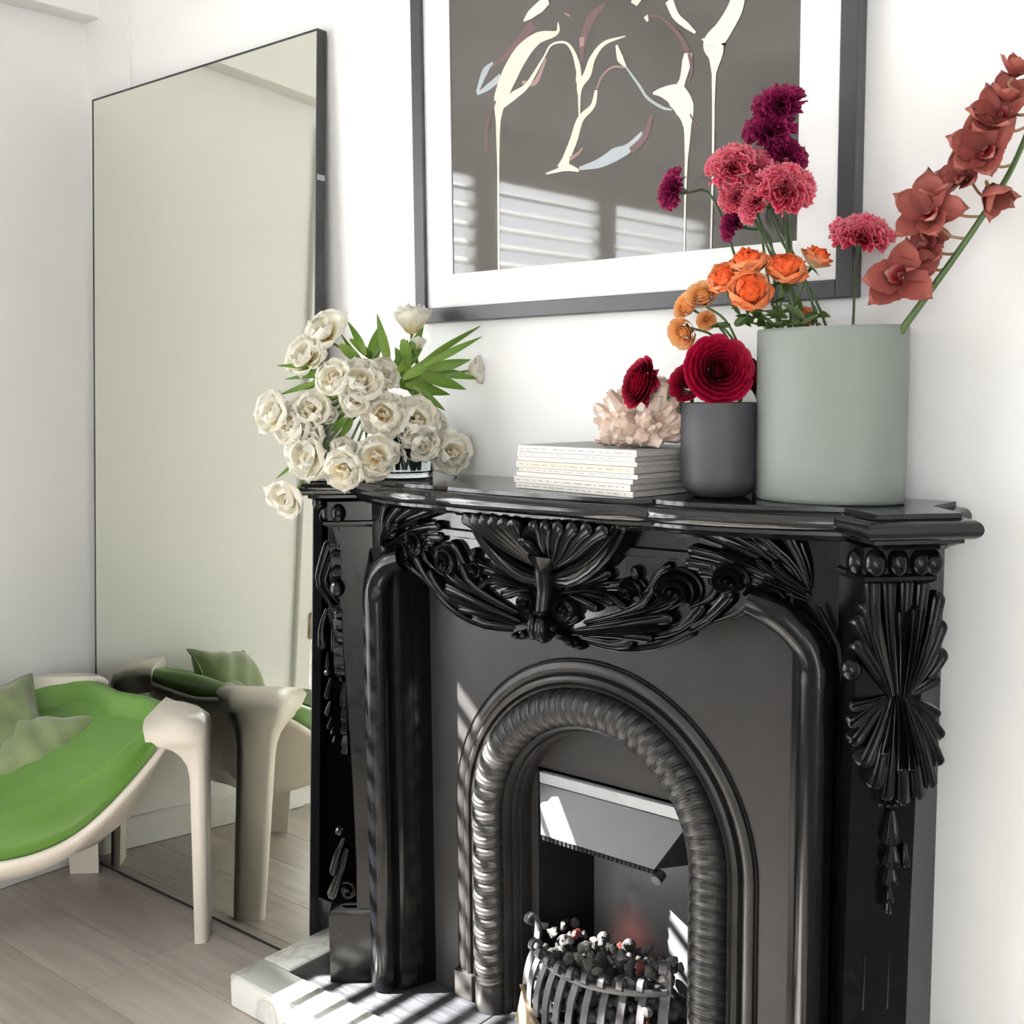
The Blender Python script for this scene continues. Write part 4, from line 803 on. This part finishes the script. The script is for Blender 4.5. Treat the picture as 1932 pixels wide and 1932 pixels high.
# ================================================================== flowers
def petal(L, Wd, cup, curl, ruff=0, nu=9, nv=9, seed=0, tip=.0, basew=.25, waves=3):
    """petal from the origin along +Z, its inside towards -Y; cup bends the sides in, curl rolls the tip out (+Y)"""
    r_ = random.Random(seed); ph = r_.uniform(0, 6); m = MB()
    def fn(u, v):
        t = v; s = u * 2 - 1; w = Wd * (basew + (1 - basew) * math.sin(min(1, t * 1.25) * math.pi / 2)) * (math.sqrt(max(0, 1 - max(0, (t - .62) / .38) ** 2)) * (1 - tip) + tip * (1 - t) if t > .62 else 1)
        x = s * w; y = -cup * s * s * math.sin(min(1, t + .15) * math.pi * .8) * Wd + curl * L * (t ** 2.2) + (-.25 * cup * L * math.sin(t * math.pi)) * -1 * .6
        y += ruff * Wd * math.sin(s * waves * 3 + ph) * t ** 2; z = L * t * (1 - .12 * s * s) + ruff * Wd * .7 * math.sin(s * waves * 4.3 + ph * 2) * t ** 3
        return (x, y, z)
    m.grid(fn, nu, nv, att=lambda u, v: v); return m
def frame_to(d, roll=0):
    d = Vector(d).normalized(); q = d.to_track_quat('Z', 'Y'); return q.to_matrix().to_4x4() @ Matrix.Rotation(roll, 4, 'Z')
def place_petals(parent, mtx, meshes, n, tilt, off, z0, sc, rnd, jit=.12, name='petal', phase=0):
    for k in range(n):
        a = phase + 2 * math.pi * k / n + rnd.uniform(-jit, jit) * 2; t = tilt + rnd.uniform(-jit, jit)
        M_ = mtx @ Matrix.Rotation(a, 4, 'Z') @ Matrix.Translation((0, off, z0)) @ Matrix.Rotation(-t, 4, 'X') @ Matrix.Scale(sc * rnd.uniform(.9, 1.1), 4)
        inst(name, rnd.choice(meshes), parent, M_)
# petals face outwards along +Y, so tilting about X opens the bloom
def at_depth(x, y, base, toward):
    """a place seen at this photo pixel, 'toward' metres nearer the camera than the base point"""
    d = ray(x, y); dn = np.linalg.norm(d); dist = np.linalg.norm(np.array(base) - CAM) - toward; return CAM + d / dn * dist
def stem_path(a, b, sag=.0, n=7, up=.3):
    a, b = np.array(a, float), np.array(b, float); L = np.linalg.norm(b - a); c1 = a + np.array([0, 0, L * up]) + (b - a) * .15; c2 = b - (b - a) * .2 + np.array([0, 0, sag])
    return [((1 - t) ** 3) * a + 3 * (1 - t) ** 2 * t * c1 + 3 * (1 - t) * t * t * c2 + t ** 3 * b for t in np.linspace(0, 1, n)]
def blade(m, a, d, L, wd, bend, side, n=10):
    """tapering leaf blade"""
    a = np.array(a, float); d = np.array(d, float); d /= np.linalg.norm(d); side = np.array(side, float); side -= d * (side @ d); side /= np.linalg.norm(side); nn_ = np.cross(d, side); v = []; at = []
    for i in range(n):
        t = i / (n - 1); c = a + d * L * t + np.array([0, 0, -1]) * bend * L * t * t + nn_ * .0; w = wd * (math.sin(min(1, t * 1.6 + .18) * math.pi / 2)) * (1 - t ** 2.3)
        v += [c + side * w + nn_ * w * .35, c, c - side * w + nn_ * w * .35]; at += [t, t * .8, t]
    m.add(v, [q for i in range(n - 1) for q in ((i * 3, (i + 1) * 3, (i + 1) * 3 + 1, i * 3 + 1), (i * 3 + 1, (i + 1) * 3 + 1, (i + 1) * 3 + 2, i * 3 + 2))], [max(x_, .001) for x_ in at])
RIGHT, UPV, FWD = CM[0], CM[1], CM[2]
def cdir(rx, uy, toward): return RIGHT * rx + UPV * uy - FWD * toward

# ---- cream double tulips
t_out = [petal(1, .60, .62, .06, .10, 11, 10, s, basew=.35).mesh('petal', MT['tulip'], 0) for s in range(4)]
t_mid = [petal(.88, .52, .7, .02, .2, 11, 9, s + 10, basew=.35).mesh('petal', MT['tulip'], 0) for s in range(3)]
t_in = [petal(.7, .36, .7, -.08, .28, 9, 8, s + 20, basew=.4).mesh('petal', MT['tulip_in'], 0) for s in range(3)]
GTOP = np.array([GV[0], GV[1], SZ + .1])
#  x, y, radius px, toward camera, facing (right, up, toward camera), openness, label
TUL = [
 (608, 622, 40, .02, (-.3, .45, .8), 1.0, 'topmost full cream tulip at the mirror-side of the bouquet'),
 (571, 670, 38, .02, (-.5, .25, .8), 1.0, 'cream tulip tucked below the topmost one against the mirror'),
 (778, 598, 40, -.01, (.05, .95, .2), .45, 'tall cream tulip opening upwards below the picture frame corner'),
 (789, 645, 18, .0, (.1, .9, .25), .12, 'small closed cream tulip bud below the tall upright bloom'),
 (626, 712, 35, .07, (-.35, .25, .85), 1.0, 'cream tulip beside the golden-hearted bloom at the bouquet centre'),
 (678, 714, 40, .085, (.0, .25, .95), 1.05, 'golden-hearted cream tulip facing out at the centre of the bouquet'),
 (724, 704, 33, .06, (.4, .3, .8), 1.0, 'cream tulip touching the leaves at the centre of the bouquet'),
 (669, 756, 31, .085, (-.05, -.2, .95), .9, 'cream tulip hanging just under the golden-hearted central bloom'),
 (513, 778, 40, .03, (-.6, .1, .75), .95, 'outermost cream tulip reaching over the mirror'),
 (546, 802, 35, .045, (-.5, .0, .8), 1.0, 'cream tulip nestled behind the outermost one over the mirror'),
 (582, 770, 38, .06, (-.3, .2, .9), 1.0, 'wide open cream tulip between the mirror blooms and the centre'),
 (621, 784, 19, .05, (.2, -.1, .9), .7, 'small half-open cream tulip under the centre of the bouquet'),
 (722, 781, 40, .085, (.0, .05, 1), 1.1, 'open cream tulip in front of the vase rim'),
 (787, 792, 42, .075, (.15, .05, .95), 1.05, 'large cream tulip on the picture side of the vase'),
 (832, 798, 18, .04, (.75, .0, .5), .8, 'little cream tulip peeping out beside the large one'),
 (795, 838, 33, .075, (.15, -.35, .85), 1.0, 'cream tulip drooping under the large one beside the glass'),
 (857, 854, 38, .04, (.35, -.1, .9), 1.1, 'cream tulip leaning low over the shelf toward the magazines'),
 (711, 862, 40, .10, (.0, .0, 1), 1.1, 'cream tulip hanging in front of the glass vase base'),
 (571, 862, 45, .06, (-.45, -.2, .85), 1.0, 'biggest cream tulip drooping at the shelf end'),
 (644, 890, 39, .10, (-.2, -.35, .9), 1.0, 'cream tulip hanging over the edge of the shelf'),
 (648, 844, 22, .08, (.1, .4, .8), .8, 'small cream tulip above the one hanging over the shelf edge'),
 (536, 940, 40, .06, (-.45, -.45, .7), .85, 'lowest cream tulip hanging below the shelf against the mirror'),
 (906, 697, 32, -.02, (.8, .05, .5), .5, 'cream tulip pointing away toward the white wall'),
 (576, 822, 34, .055, (-.35, -.05, .9), 1.0, 'cream tulip above the biggest drooping one'),
]
rt = random.Random(77)
for i, (x, y, rp, tw, fc, op, lab) in enumerate(TUL):
    c = at_depth(x, y, GTOP, tw); rad = rp * pxm(c); face = cdir(*fc); face /= np.linalg.norm(face)
    L = rad * (1.24 if op > .6 else 1.55); basep = c - face * rad * (.62 if op > .6 else .8)
    t = thing('tulip', lab, 'tulip', tuple(basep), 'cream double tulips in the glass vase'); F = frame_to(face, rt.uniform(0, 6))
    if op > .6:
        place_petals(t, F, t_out, 6, 1.08 * op, .002, .0, L * 1.04, rt, .2); place_petals(t, F, t_mid, 5, .74 * op, .001, .002, L * .96, rt, .25, phase=.5); place_petals(t, F, t_in, 4, .38 * op, .001, .004, L * .8, rt, .35)
    elif op > .3:
        place_petals(t, F, t_out, 5, .62, .002, 0, L * .85, rt, .14); place_petals(t, F, t_mid, 5, .40, .001, .002, L * .95, rt, .16, phase=.6); place_petals(t, F, t_in, 4, .25, 0, .004, L * .9, rt, .2)
    else:
        place_petals(t, F, t_out, 4, .16, .002, 0, L * .9, rt, .05); place_petals(t, F, t_mid, 3, .08, .0, .002, L * .9, rt, .05, phase=.5)
    a = rt.uniform(0, 6.28); foot = np.array([GV[0] + .03 * math.cos(a), GV[1] + .03 * math.sin(a), SZ + .02])
    lip = np.array([GV[0], GV[1], SZ + GH]) + np.array([*(basep[:2] - GV), 0]) / (np.linalg.norm(basep[:2] - GV) + 1e-6) * .042
    top = lip + np.array([0, 0, .02 + .03 * rt.random()])
    pth = smooth_path([foot, (foot + lip) / 2 + np.array([0, 0, .01]), lip, top + (basep - top) * .3 + np.array([0, 0, .012]), basep - face * .02, basep + face * .002], 4)
    MB().tube(pth, [.0028] * len(pth), 7).build('stem', MT['stem'], t)
    rc = MB(); rc.ball(basep, .0042, 8, 5); rc.build('receptacle', MT['stem'], t)
# tulip foliage: each blade belongs to the nearest stem of the bunch, so it is its own leaf on a tulip
LV = [((700, 690), (715, 612), .30, 24), ((735, 690), (711, 590), .0, 18), ((690, 670), (655, 605), .0, 16), ((760, 690), (800, 615), .05, 22), ((790, 690), (912, 612), .0, 18), ((800, 690), (912, 634), .0, 14), ((800, 700), (890, 678), .1, 22), ((790, 705), (880, 735), .1, 24),
      ((640, 700), (535, 716), .0, 12), ((600, 690), (520, 690), .0, 10), ((600, 720), (525, 746), .05, 10), ((640, 700), (575, 735), .1, 20), ((660, 740), (640, 800), .2, 20), ((780, 730), (840, 775), .15, 16), ((700, 760), (690, 830), .1, 12), ((820, 700), (905, 715), .05, 16), ((770, 700), (745, 655), .0, 22), ((640, 650), (690, 690), .0, 20), ((600, 830), (590, 870), .1, 14), ((660, 640), (720, 690), .0, 16), ((780, 760), (845, 790), .1, 12), ((760, 640), (775, 700), .0, 20), ((560, 870), (520, 905), .1, 6), ((720, 700), (790, 740), .1, 26), ((740, 700), (830, 720), .1, 26), ((665, 790), (640, 830), .1, 14), ((700, 720), (650, 650), .0, 18), ((745, 720), (770, 640), .0, 24), ((700, 800), (712, 850), .05, 10), ((760, 715), (850, 660), .0, 20), ((770, 720), (870, 700), .05, 24), ((765, 725), (850, 745), .1, 22), ((750, 700), (800, 650), .0, 22), ((690, 690), (640, 625), .0, 18), ((620, 690), (560, 700), .0, 14), ((690, 700), (735, 630), .0, 24), ((770, 735), (815, 765), .1, 16), ((640, 745), (600, 750), .05, 14), ((655, 790), (625, 815), .1, 16)]
tul_objs = [o for o in col.objects if o.name.split('.')[0] == 'tulip']
for k, (p0, p1, bd_, wp) in enumerate(LV):
    a = at_depth(*p0, GTOP, .01 + .02 * (k % 3)); b = at_depth(*p1, GTOP, .02 * ((k * 7) % 4 - 1)); m = MB(); blade(m, a, b - a + np.array([0, 0, bd_ * .02]), float(np.linalg.norm(b - a)), wp * pxm(a) * .62, bd_ * .2, np.cross(b - a, FWD) + UPV * rt.uniform(-.4, .4))
    own = min(tul_objs, key=lambda o: (Vector(a) - o.location).length); m.build('leaf', MT['leaf'], own, 0)

# ---- frilled carnations
def carnation_mesh(seed, mat, n=46, flat=.75):
    r_ = random.Random(seed); m = MB(); nu, nv = 15, 5
    for k in range(n):
        q = k / n; tilt = 1.38 * q ** .8 + r_.uniform(-.1, .1); a = k * 2.39996 + r_.uniform(-.2, .2); L = .62 + .42 * q + r_.uniform(-.06, .06); wd = .30 + .1 * q; ph = r_.uniform(0, 6)
        M_ = Matrix.Rotation(a, 3, 'Z') @ Matrix.Rotation(-tilt, 3, 'X') @ Matrix.Rotation(r_.uniform(-.5, .5), 3, 'Z')
        def fn(u, v):
            s = u * 2 - 1; t = v; x = s * wd * (.18 + .82 * t); z = L * t * (1 - .10 * s * s) + .034 * t ** 3 * (1 if int(round(u * (nu - 1))) % 2 else -1)
            y = .15 * t ** 1.5 * math.sin(s * 5.2 + ph) + .09 * t ** 2 * math.sin(s * 10 + ph * 2)
            p = M_ @ Vector((x, y, z)); return (p.x, p.y, p.z * flat)
        m.grid(fn, nu, nv, att=lambda u, v: max(.001, v * (.72 + .28 * abs(u * 2 - 1) if v < 1 else 1)))
    return m.mesh('bloom', mat, 0)
car = {'purple': [carnation_mesh(s, MT['purple'], 52, .78) for s in range(2)], 'pink': [carnation_mesh(s + 5, MT['pink'], 56, .78) for s in range(3)]}
PTOP = np.array([POT[0], POT[1] - .01, SZ + PH + .1])
CAR = [
 ('purple', 1467, 181, 46, -.02, (-.3, .55, .6), 'topmost dark purple carnation against the mat edge of the print'), ('purple', 1447, 231, 46, .0, (-.35, .5, .65), 'purple carnation second from the top, above the pink ones'), ('purple', 1491, 280, 40, .0, (.25, .5, .7), 'purple carnation just above the largest pink one'),
 ('purple', 1258, 354, 38, -.02, (-.9, .1, .35), 'lone purple carnation pointing sideways over the dark print'), ('purple', 1374, 416, 32, .0, (-.7, .2, .3), 'purple carnation below the pink cluster above the orange roses'),
 ('pink', 1374, 302, 41, .03, (-.45, .5, .7), 'pink carnation at the upper outer corner of the pink cluster'), ('pink', 1434, 308, 36, .02, (-.05, .45, .85), 'pink carnation in the middle of the pink cluster'), ('pink', 1486, 345, 48, .05, (.1, .35, .9), 'largest frilly pink carnation facing out above the roses'),
 ('pink', 1381, 368, 28, .02, (-.6, .1, .7), 'small pink carnation under the upper outer one'), ('pink', 1413, 379, 33, .04, (-.75, .1, .45), 'pink carnation seen from the side at the bottom of the pink cluster'), ('pink', 1628, 430, 48, -.01, (-.05, .65, .65), 'single pink carnation standing alone between print frame and orchid')]
rc_ = random.Random(3)
foots = [(1500, 640), (1520, 640), (1560, 640), (1470, 640), (1480, 640), (1530, 640), (1545, 640), (1570, 640), (1500, 640), (1520, 640), (1598, 640)]
def calyx_stem(t, basep, face, foot, rs, green, calyx=True, cl=.02, mid=None):
    face = np.array(face); 
    if calyx:
        m = MB(); m.tube([basep - face * cl, basep - face * cl * .7, basep - face * cl * .2, basep + face * .004], [rs * 1.3, rs * 2.6, rs * 2.9, rs * 3.6], 10); m.build('calyx', green, t)
    a = basep - face * (cl if calyx else 0); L = np.linalg.norm(a - foot); pts = [foot, foot + (a - foot) * .4 + np.array([0, 0, .01 * L]), a - face * min(.05, L * .2), a]
    MB().tube(smooth_path(pts, 5), rs, 7).build('stem', green, t)
for i, (kd, x, y, rp, tw, fc, lab) in enumerate(CAR):
    c = at_depth(x, y, PTOP, tw); face = cdir(*fc); face /= np.linalg.norm(face); rad = rp * pxm(c); basep = c - face * rad * .45
    t = thing('carnation', lab, 'carnation', tuple(basep), '%s carnations in the sage vase' % kd); inst('bloom', rc_.choice(car[kd]), t, frame_to(face, rc_.uniform(0, 6)) @ Matrix.Scale(rad * (1.2 if kd == 'pink' else 1.08), 4))
    ft = at_depth(*foots[i], np.array([POT[0], POT[1], SZ + PH]), .0); ft[2] = SZ + PH - .06; ft[1] = POT[1] + rc_.uniform(-.04, .03)
    calyx_stem(t, basep, face, ft, .0023, MT['stem2'], True, .022)

# ---- roses
r_out = [petal(.9, .60, .45, .13, .05, 9, 9, s + 40, basew=.5).mesh('petal', MT['rose_o'], 0) for s in range(3)]
r_in = [petal(.85, .42, .7, .03, .05, 9, 9, s + 50, basew=.6).mesh('petal', MT['rose'], 0) for s in range(3)]
ROSE = [(1411, 494, 38, .05, (-.25, .75, .55), 'upper orange rose with cream outer petals above the open-faced rose'), (1483, 505, 38, .05, (-.05, .55, .75), 'orange rose standing under the largest pink carnation'), (1414, 549, 43, .08, (-.05, .25, .95), 'open-faced orange rose, lowest and nearest of the roses'),
        (1543, 484, 28, -.02, (.35, .7, .4), 'salmon rose half hidden behind the carnation stems'), (1366, 524, 32, .05, (-.5, .4, .75), 'ruffled orange rose at the outer edge of the rose group'), (1514, 598, 20, -.03, (-.2, .3, .8), 'small pale peach rose low behind the stems at the vase rim')]
for i, (x, y, rp, tw, fc, lab) in enumerate(ROSE):
    c = at_depth(x, y, PTOP - np.array([0, 0, .05]), tw); face = cdir(*fc); face /= np.linalg.norm(face); rad = rp * pxm(c); L = rad * 1.45; basep = c - face * rad * .75
    t = thing('rose', lab, 'rose', tuple(basep), 'orange roses in the sage vase'); F = frame_to(face, rt.uniform(0, 6))
    place_petals(t, F, r_out, 5, .80, .004, 0, L * .9, rt, .1); place_petals(t, F, r_out, 5, .56, .004, .001, L * .98, rt, .1, phase=.6); place_petals(t, F, r_in, 5, .40, .004, .003, L * .98, rt, .08, phase=.2); place_petals(t, F, r_in, 5, .26, .003, .004, L * .95, rt, .08, phase=.9); place_petals(t, F, r_in, 4, .13, .002, .005, L * .9, rt, .08, phase=.4); place_petals(t, F, r_in, 3, .02, .0015, .006, L * .84, rt, .05)
    for k in range(5):
        m = MB(); a = 2 * math.pi * k / 5 + 1; dv = (frame_to(face) @ Vector((math.cos(a), math.sin(a), -.15))); blade(m, basep, np.array(dv), rad * .75, rad * .14, .2, np.cross(np.array(dv), face)); m.build('sepal', MT['leafd'], t, 0)
    ft = at_depth(1465 + 12 * i, 640, np.array([POT[0], POT[1], SZ + PH]), .0); ft[2] = SZ + PH - .05; ft[1] = POT[1] - .03 + .01 * (i % 3)
    MB().tube(smooth_path([ft, ft + np.array([-.01, -.01, .03]), basep - face * .025, basep], 5), .0026, 7).build('stem', MT['stem'], t)
    if i != 3 and i != 5:
        for k in range(3):
            m = MB(); p = ft + (basep - ft) * (.35 + .22 * k); dv = cdir(rt.uniform(-1, .6), rt.uniform(-.5, .5), rt.uniform(0, .6)); blade(m, p, dv, .036, .010, .3, np.cross(dv, UPV)); m.v = [(x_, y_, max(z_, SZ + PH + .003)) for x_, y_, z_ in m.v]; m.build('leaf', MT['leafd'], t, 0)

# ---- ranunculus: many thin overlapping concentric petals
def ranun_mesh(seed, mat, rings=9, dome=.55, n0=5, opn=1.0):
    r_ = random.Random(seed); m = MB(); nu, nv = 7, 5
    for q in range(rings):
        f = q / (rings - 1); rad = .05 + .95 * f; n = n0 + int(q * .9); tilt = (.05 + 1.0 * f ** 1.5) * opn
        for k in range(n):
            a = 2 * math.pi * (k / n) + q * .7 + r_.uniform(-.15, .15); L = .40 + .3 * f; span = 2 * math.pi / n * .72; z0 = dome * math.cos(f * 1.45) - .22 * (1 - f) - .12; rr = rad * .78
            def fn(u, v):
                s = u * 2 - 1; ang = a + s * span; w = (1 - .30 * abs(s) ** 3); hgt = L * v * w; ro = rr * (.72 + .28 * v) + hgt * math.sin(tilt) * .62 - .06 * v * v * (1 - f); return (ro * math.cos(ang), ro * math.sin(ang), z0 - .12 + hgt * math.cos(tilt) + .02 * math.sin(6 * s + k))
            m.grid(fn, nu, nv, att=lambda u, v: max(.001, v * (.35 + .65 * f)))
    nb_ = len(m.v); m.ball((0, 0, -.05), (.30, .30, .26), 14, 9); m.a[nb_:] = [.002] * (len(m.v) - nb_)
    return m.mesh('bloom', mat, 0)
RM = [ranun_mesh(s, MT['crimson'], 10) for s in range(2)]; PM = [ranun_mesh(s + 4, MT['peach'], 8, .75, 6, .55) for s in range(2)]
CT = np.array([CUP[0], CUP[1], SZ + CH_ + .03])
RAN = [('crimson', 1356, 698, 60, .03, (.08, .12, 1), 'huge crimson ranunculus facing out over the charcoal cup'), ('crimson', 1296, 722, 34, .0, (-.5, .25, .75), 'crimson ranunculus half hidden beside the huge one on the magazine side'), ('crimson', 1421, 710, 33, -.01, (.65, .2, .55), 'crimson ranunculus half hidden beside the huge one on the sage vase side'), ('crimson', 1212, 724, 46, .01, (-.85, .25, .35), 'crimson ranunculus leaning out sideways in front of the crystal')]
for i, (kd, x, y, rp, tw, fc, lab) in enumerate(RAN):
    c = at_depth(x, y, CT, tw); face = cdir(*fc); face /= np.linalg.norm(face); rad = rp * pxm(c); basep = c - face * rad * (.35 if i != 3 else .2)
    t = thing('ranunculus', lab, 'ranunculus', tuple(basep), 'crimson ranunculus in the charcoal cup'); inst('bloom', RM[i % 2], t, frame_to(face, i * 1.3) @ Matrix.Translation((0, 0, rad * .25)) @ Matrix.Scale(rad * .98, 4))
    if i == 3: place_petals(t, frame_to(face), [petal(.55, .3, .2, .05, .1, 7, 6, 60, tip=.3).mesh('petal', MT['crimson'], 0)], 9, 1.75, .1 * rad, 0, rad * 1.4, rt, .2)
    ft = np.array([CUP[0] + (-.045 if i in (1, 3) else .03 if i == 2 else 0), CUP[1] - .01, SZ + CH_ - .04]); a = basep + face * .002
    MB().tube(smooth_path([ft, ft + (a - ft) * .5 + np.array([0, 0, .008]), a - face * .012, a], 5), .0036, 8).build('stem', MT['stem'], t)
ST0 = np.array([SV[0], SV[1], SZ + .30])
PEA = [(1327, 560, 32, .02, (-.35, .5, .7), 'peach ranunculus standing upright beside the outer orange rose'), (1297, 578, 27, .0, (-.7, .3, .5), 'peach ranunculus behind the upright one over the white wall'), (1291, 627, 31, .02, (-.6, -.35, .6), 'lowest drooping peach ranunculus above the crimson ones'), (1333, 604, 19, .03, (-.2, -.3, .9), 'small green-backed peach ranunculus bud under the upright bloom')]
for i, (x, y, rp, tw, fc, lab) in enumerate(PEA):
    c = at_depth(x, y, ST0, tw); face = cdir(*fc); face /= np.linalg.norm(face); rad = rp * pxm(c); basep = c - face * rad * .35
    t = thing('ranunculus', lab, 'ranunculus', tuple(basep), 'peach ranunculus'); inst('bloom', PM[i % 2], t, frame_to(face, i) @ Matrix.Translation((0, 0, rad * .25)) @ Matrix.Scale(rad * 1.0, 4))
    for k in range(5):
        m = MB(); a = 2 * math.pi * k / 5; dv = np.array(frame_to(face) @ Vector((math.cos(a), math.sin(a), .3))); blade(m, basep, dv, rad * .6, rad * .2, 0, np.cross(dv, face)); m.build('sepal', MT['leafd'], t, 0)
    ft = np.array([SV[0] - .005 * i, SV[1], SZ + .03]); a = basep
    MB().tube(smooth_path([ft, np.array([SV[0] - .012, SV[1] - .008, SZ + .15]), (a + np.array([SV[0] - .02, SV[1] - .01, SZ + .24])) / 2, a - face * .015, a], 5), .0022, 7).build('stem', MT['stem'], t)
# ---- filler greenery belonging to the roses: fine leaves spilling over the sage vase rim
for k in range(26):
    m = MB(); p = at_depth(rt.uniform(1370, 1560), rt.uniform(590, 618), PTOP - np.array([0, 0, .07]), rt.uniform(-.01, .05)); dv = cdir(rt.uniform(-1, .3), rt.uniform(-.4, .7), rt.uniform(-.2, .5)); blade(m, p, dv, rt.uniform(.025, .05), rt.uniform(.004, .009), .2, np.cross(dv, FWD))
    m.v = [(x_, y_, max(z_, SZ + PH + .003)) for x_, y_, z_ in m.v]; own = min([o for o in col.objects if o.name.split('.')[0] == 'rose'], key=lambda o: (Vector(p) - o.location).length); m.build('leaf', MT['leafd'], own, 0)

# ---- orchid spray
OB = np.array([POT[0] + .095, POT[1] - .01, SZ + PH - .05]); oref = np.array([POT[0] + .12, POT[1] - .02, SZ + PH + .15])
orc = thing('orchid_spray', 'arching stem of rust pink orchids rising from the sage vase beside the wall', 'orchid', tuple(OB))
spx = [(1705, 618), (1725, 590), (1765, 535), (1815, 465), (1862, 395), (1905, 325), (1938, 250), (1960, 180)]
sp = [OB] + [at_depth(x, y, oref, .01) for x, y in spx]; MB().tube(smooth_path(sp, 5), list(np.linspace(.0062, .0035, 5 * 8 + 1)), 9).build('stem', MT['orchid_stem'], orc)
o_pet = [petal(1, .45, .42, .05, .03, 9, 9, s + 70, tip=.35, basew=.4).mesh('petal', MT['orchid'], 0) for s in range(3)]
o_lip = petal(.62, .3, .7, .3, .12, 9, 8, 90, basew=.6).mesh('lip', MT['lip'], 0)
ORC = [(1702, 520, 62, .03, (-.35, .05, .9), .95), (1742, 472, 44, .01, (-.5, .3, .6), .8), (1750, 398, 58, .03, (-.55, .2, .8), .95), (1775, 362, 44, .0, (-.3, .6, .5), .6), (1872, 362, 50, .03, (.15, -.75, .5), .35), (1818, 332, 44, .01, (-.75, .3, .5), .8), (1856, 280, 56, .03, (-.5, .1, .85), .85), (1884, 218, 50, .02, (-.35, .3, .8), .75), (1905, 182, 46, .01, (-.1, .55, .6), .7), (1915, 135, 36, .0, (.2, .7, .4), .6), (1750, 440, 34, -.01, (.3, .2, .7), .8)]
ro = random.Random(8)
for i, (x, y, rp, tw, fc, op) in enumerate(ORC):
    c = at_depth(x, y, oref, tw); face = cdir(*fc); face /= np.linalg.norm(face); rad = rp * pxm(c); basep = c - face * rad * .25
    e = bpy.data.objects.new('orchid_flower', None); col.objects.link(e); e.parent = orc; e.matrix_local = Matrix.Translation(Vector(basep) - Vector(OB)); e.empty_display_size = .02
    F = frame_to(face, ro.uniform(0, 6)); place_petals(e, F, o_pet, 5, 1.15 * op, .002, 0, rad * 1.25, ro, .2); place_petals(e, F, [o_lip], 1, .7, .0, .002, rad * .9, ro, .1, name='lip'); place_petals(e, F, o_pet, 1, .3, 0, .002, rad * .35, ro, .1, name='column')
    s0 = np.array(min(smooth_path(sp, 5), key=lambda q: np.linalg.norm(q - basep))); md = (s0 + basep) / 2 - np.array([0, 0, .012])
    pm = MB(); pm.tube(smooth_path([s0, md, basep - face * .012, basep], 5), .0022, 6); pm.v = [tuple(np.array(q) - basep) for q in pm.v]; o = bpy.data.objects.new('pedicel', pm.mesh('pedicel', MT['pedicel'])); col.objects.link(o); o.parent = e
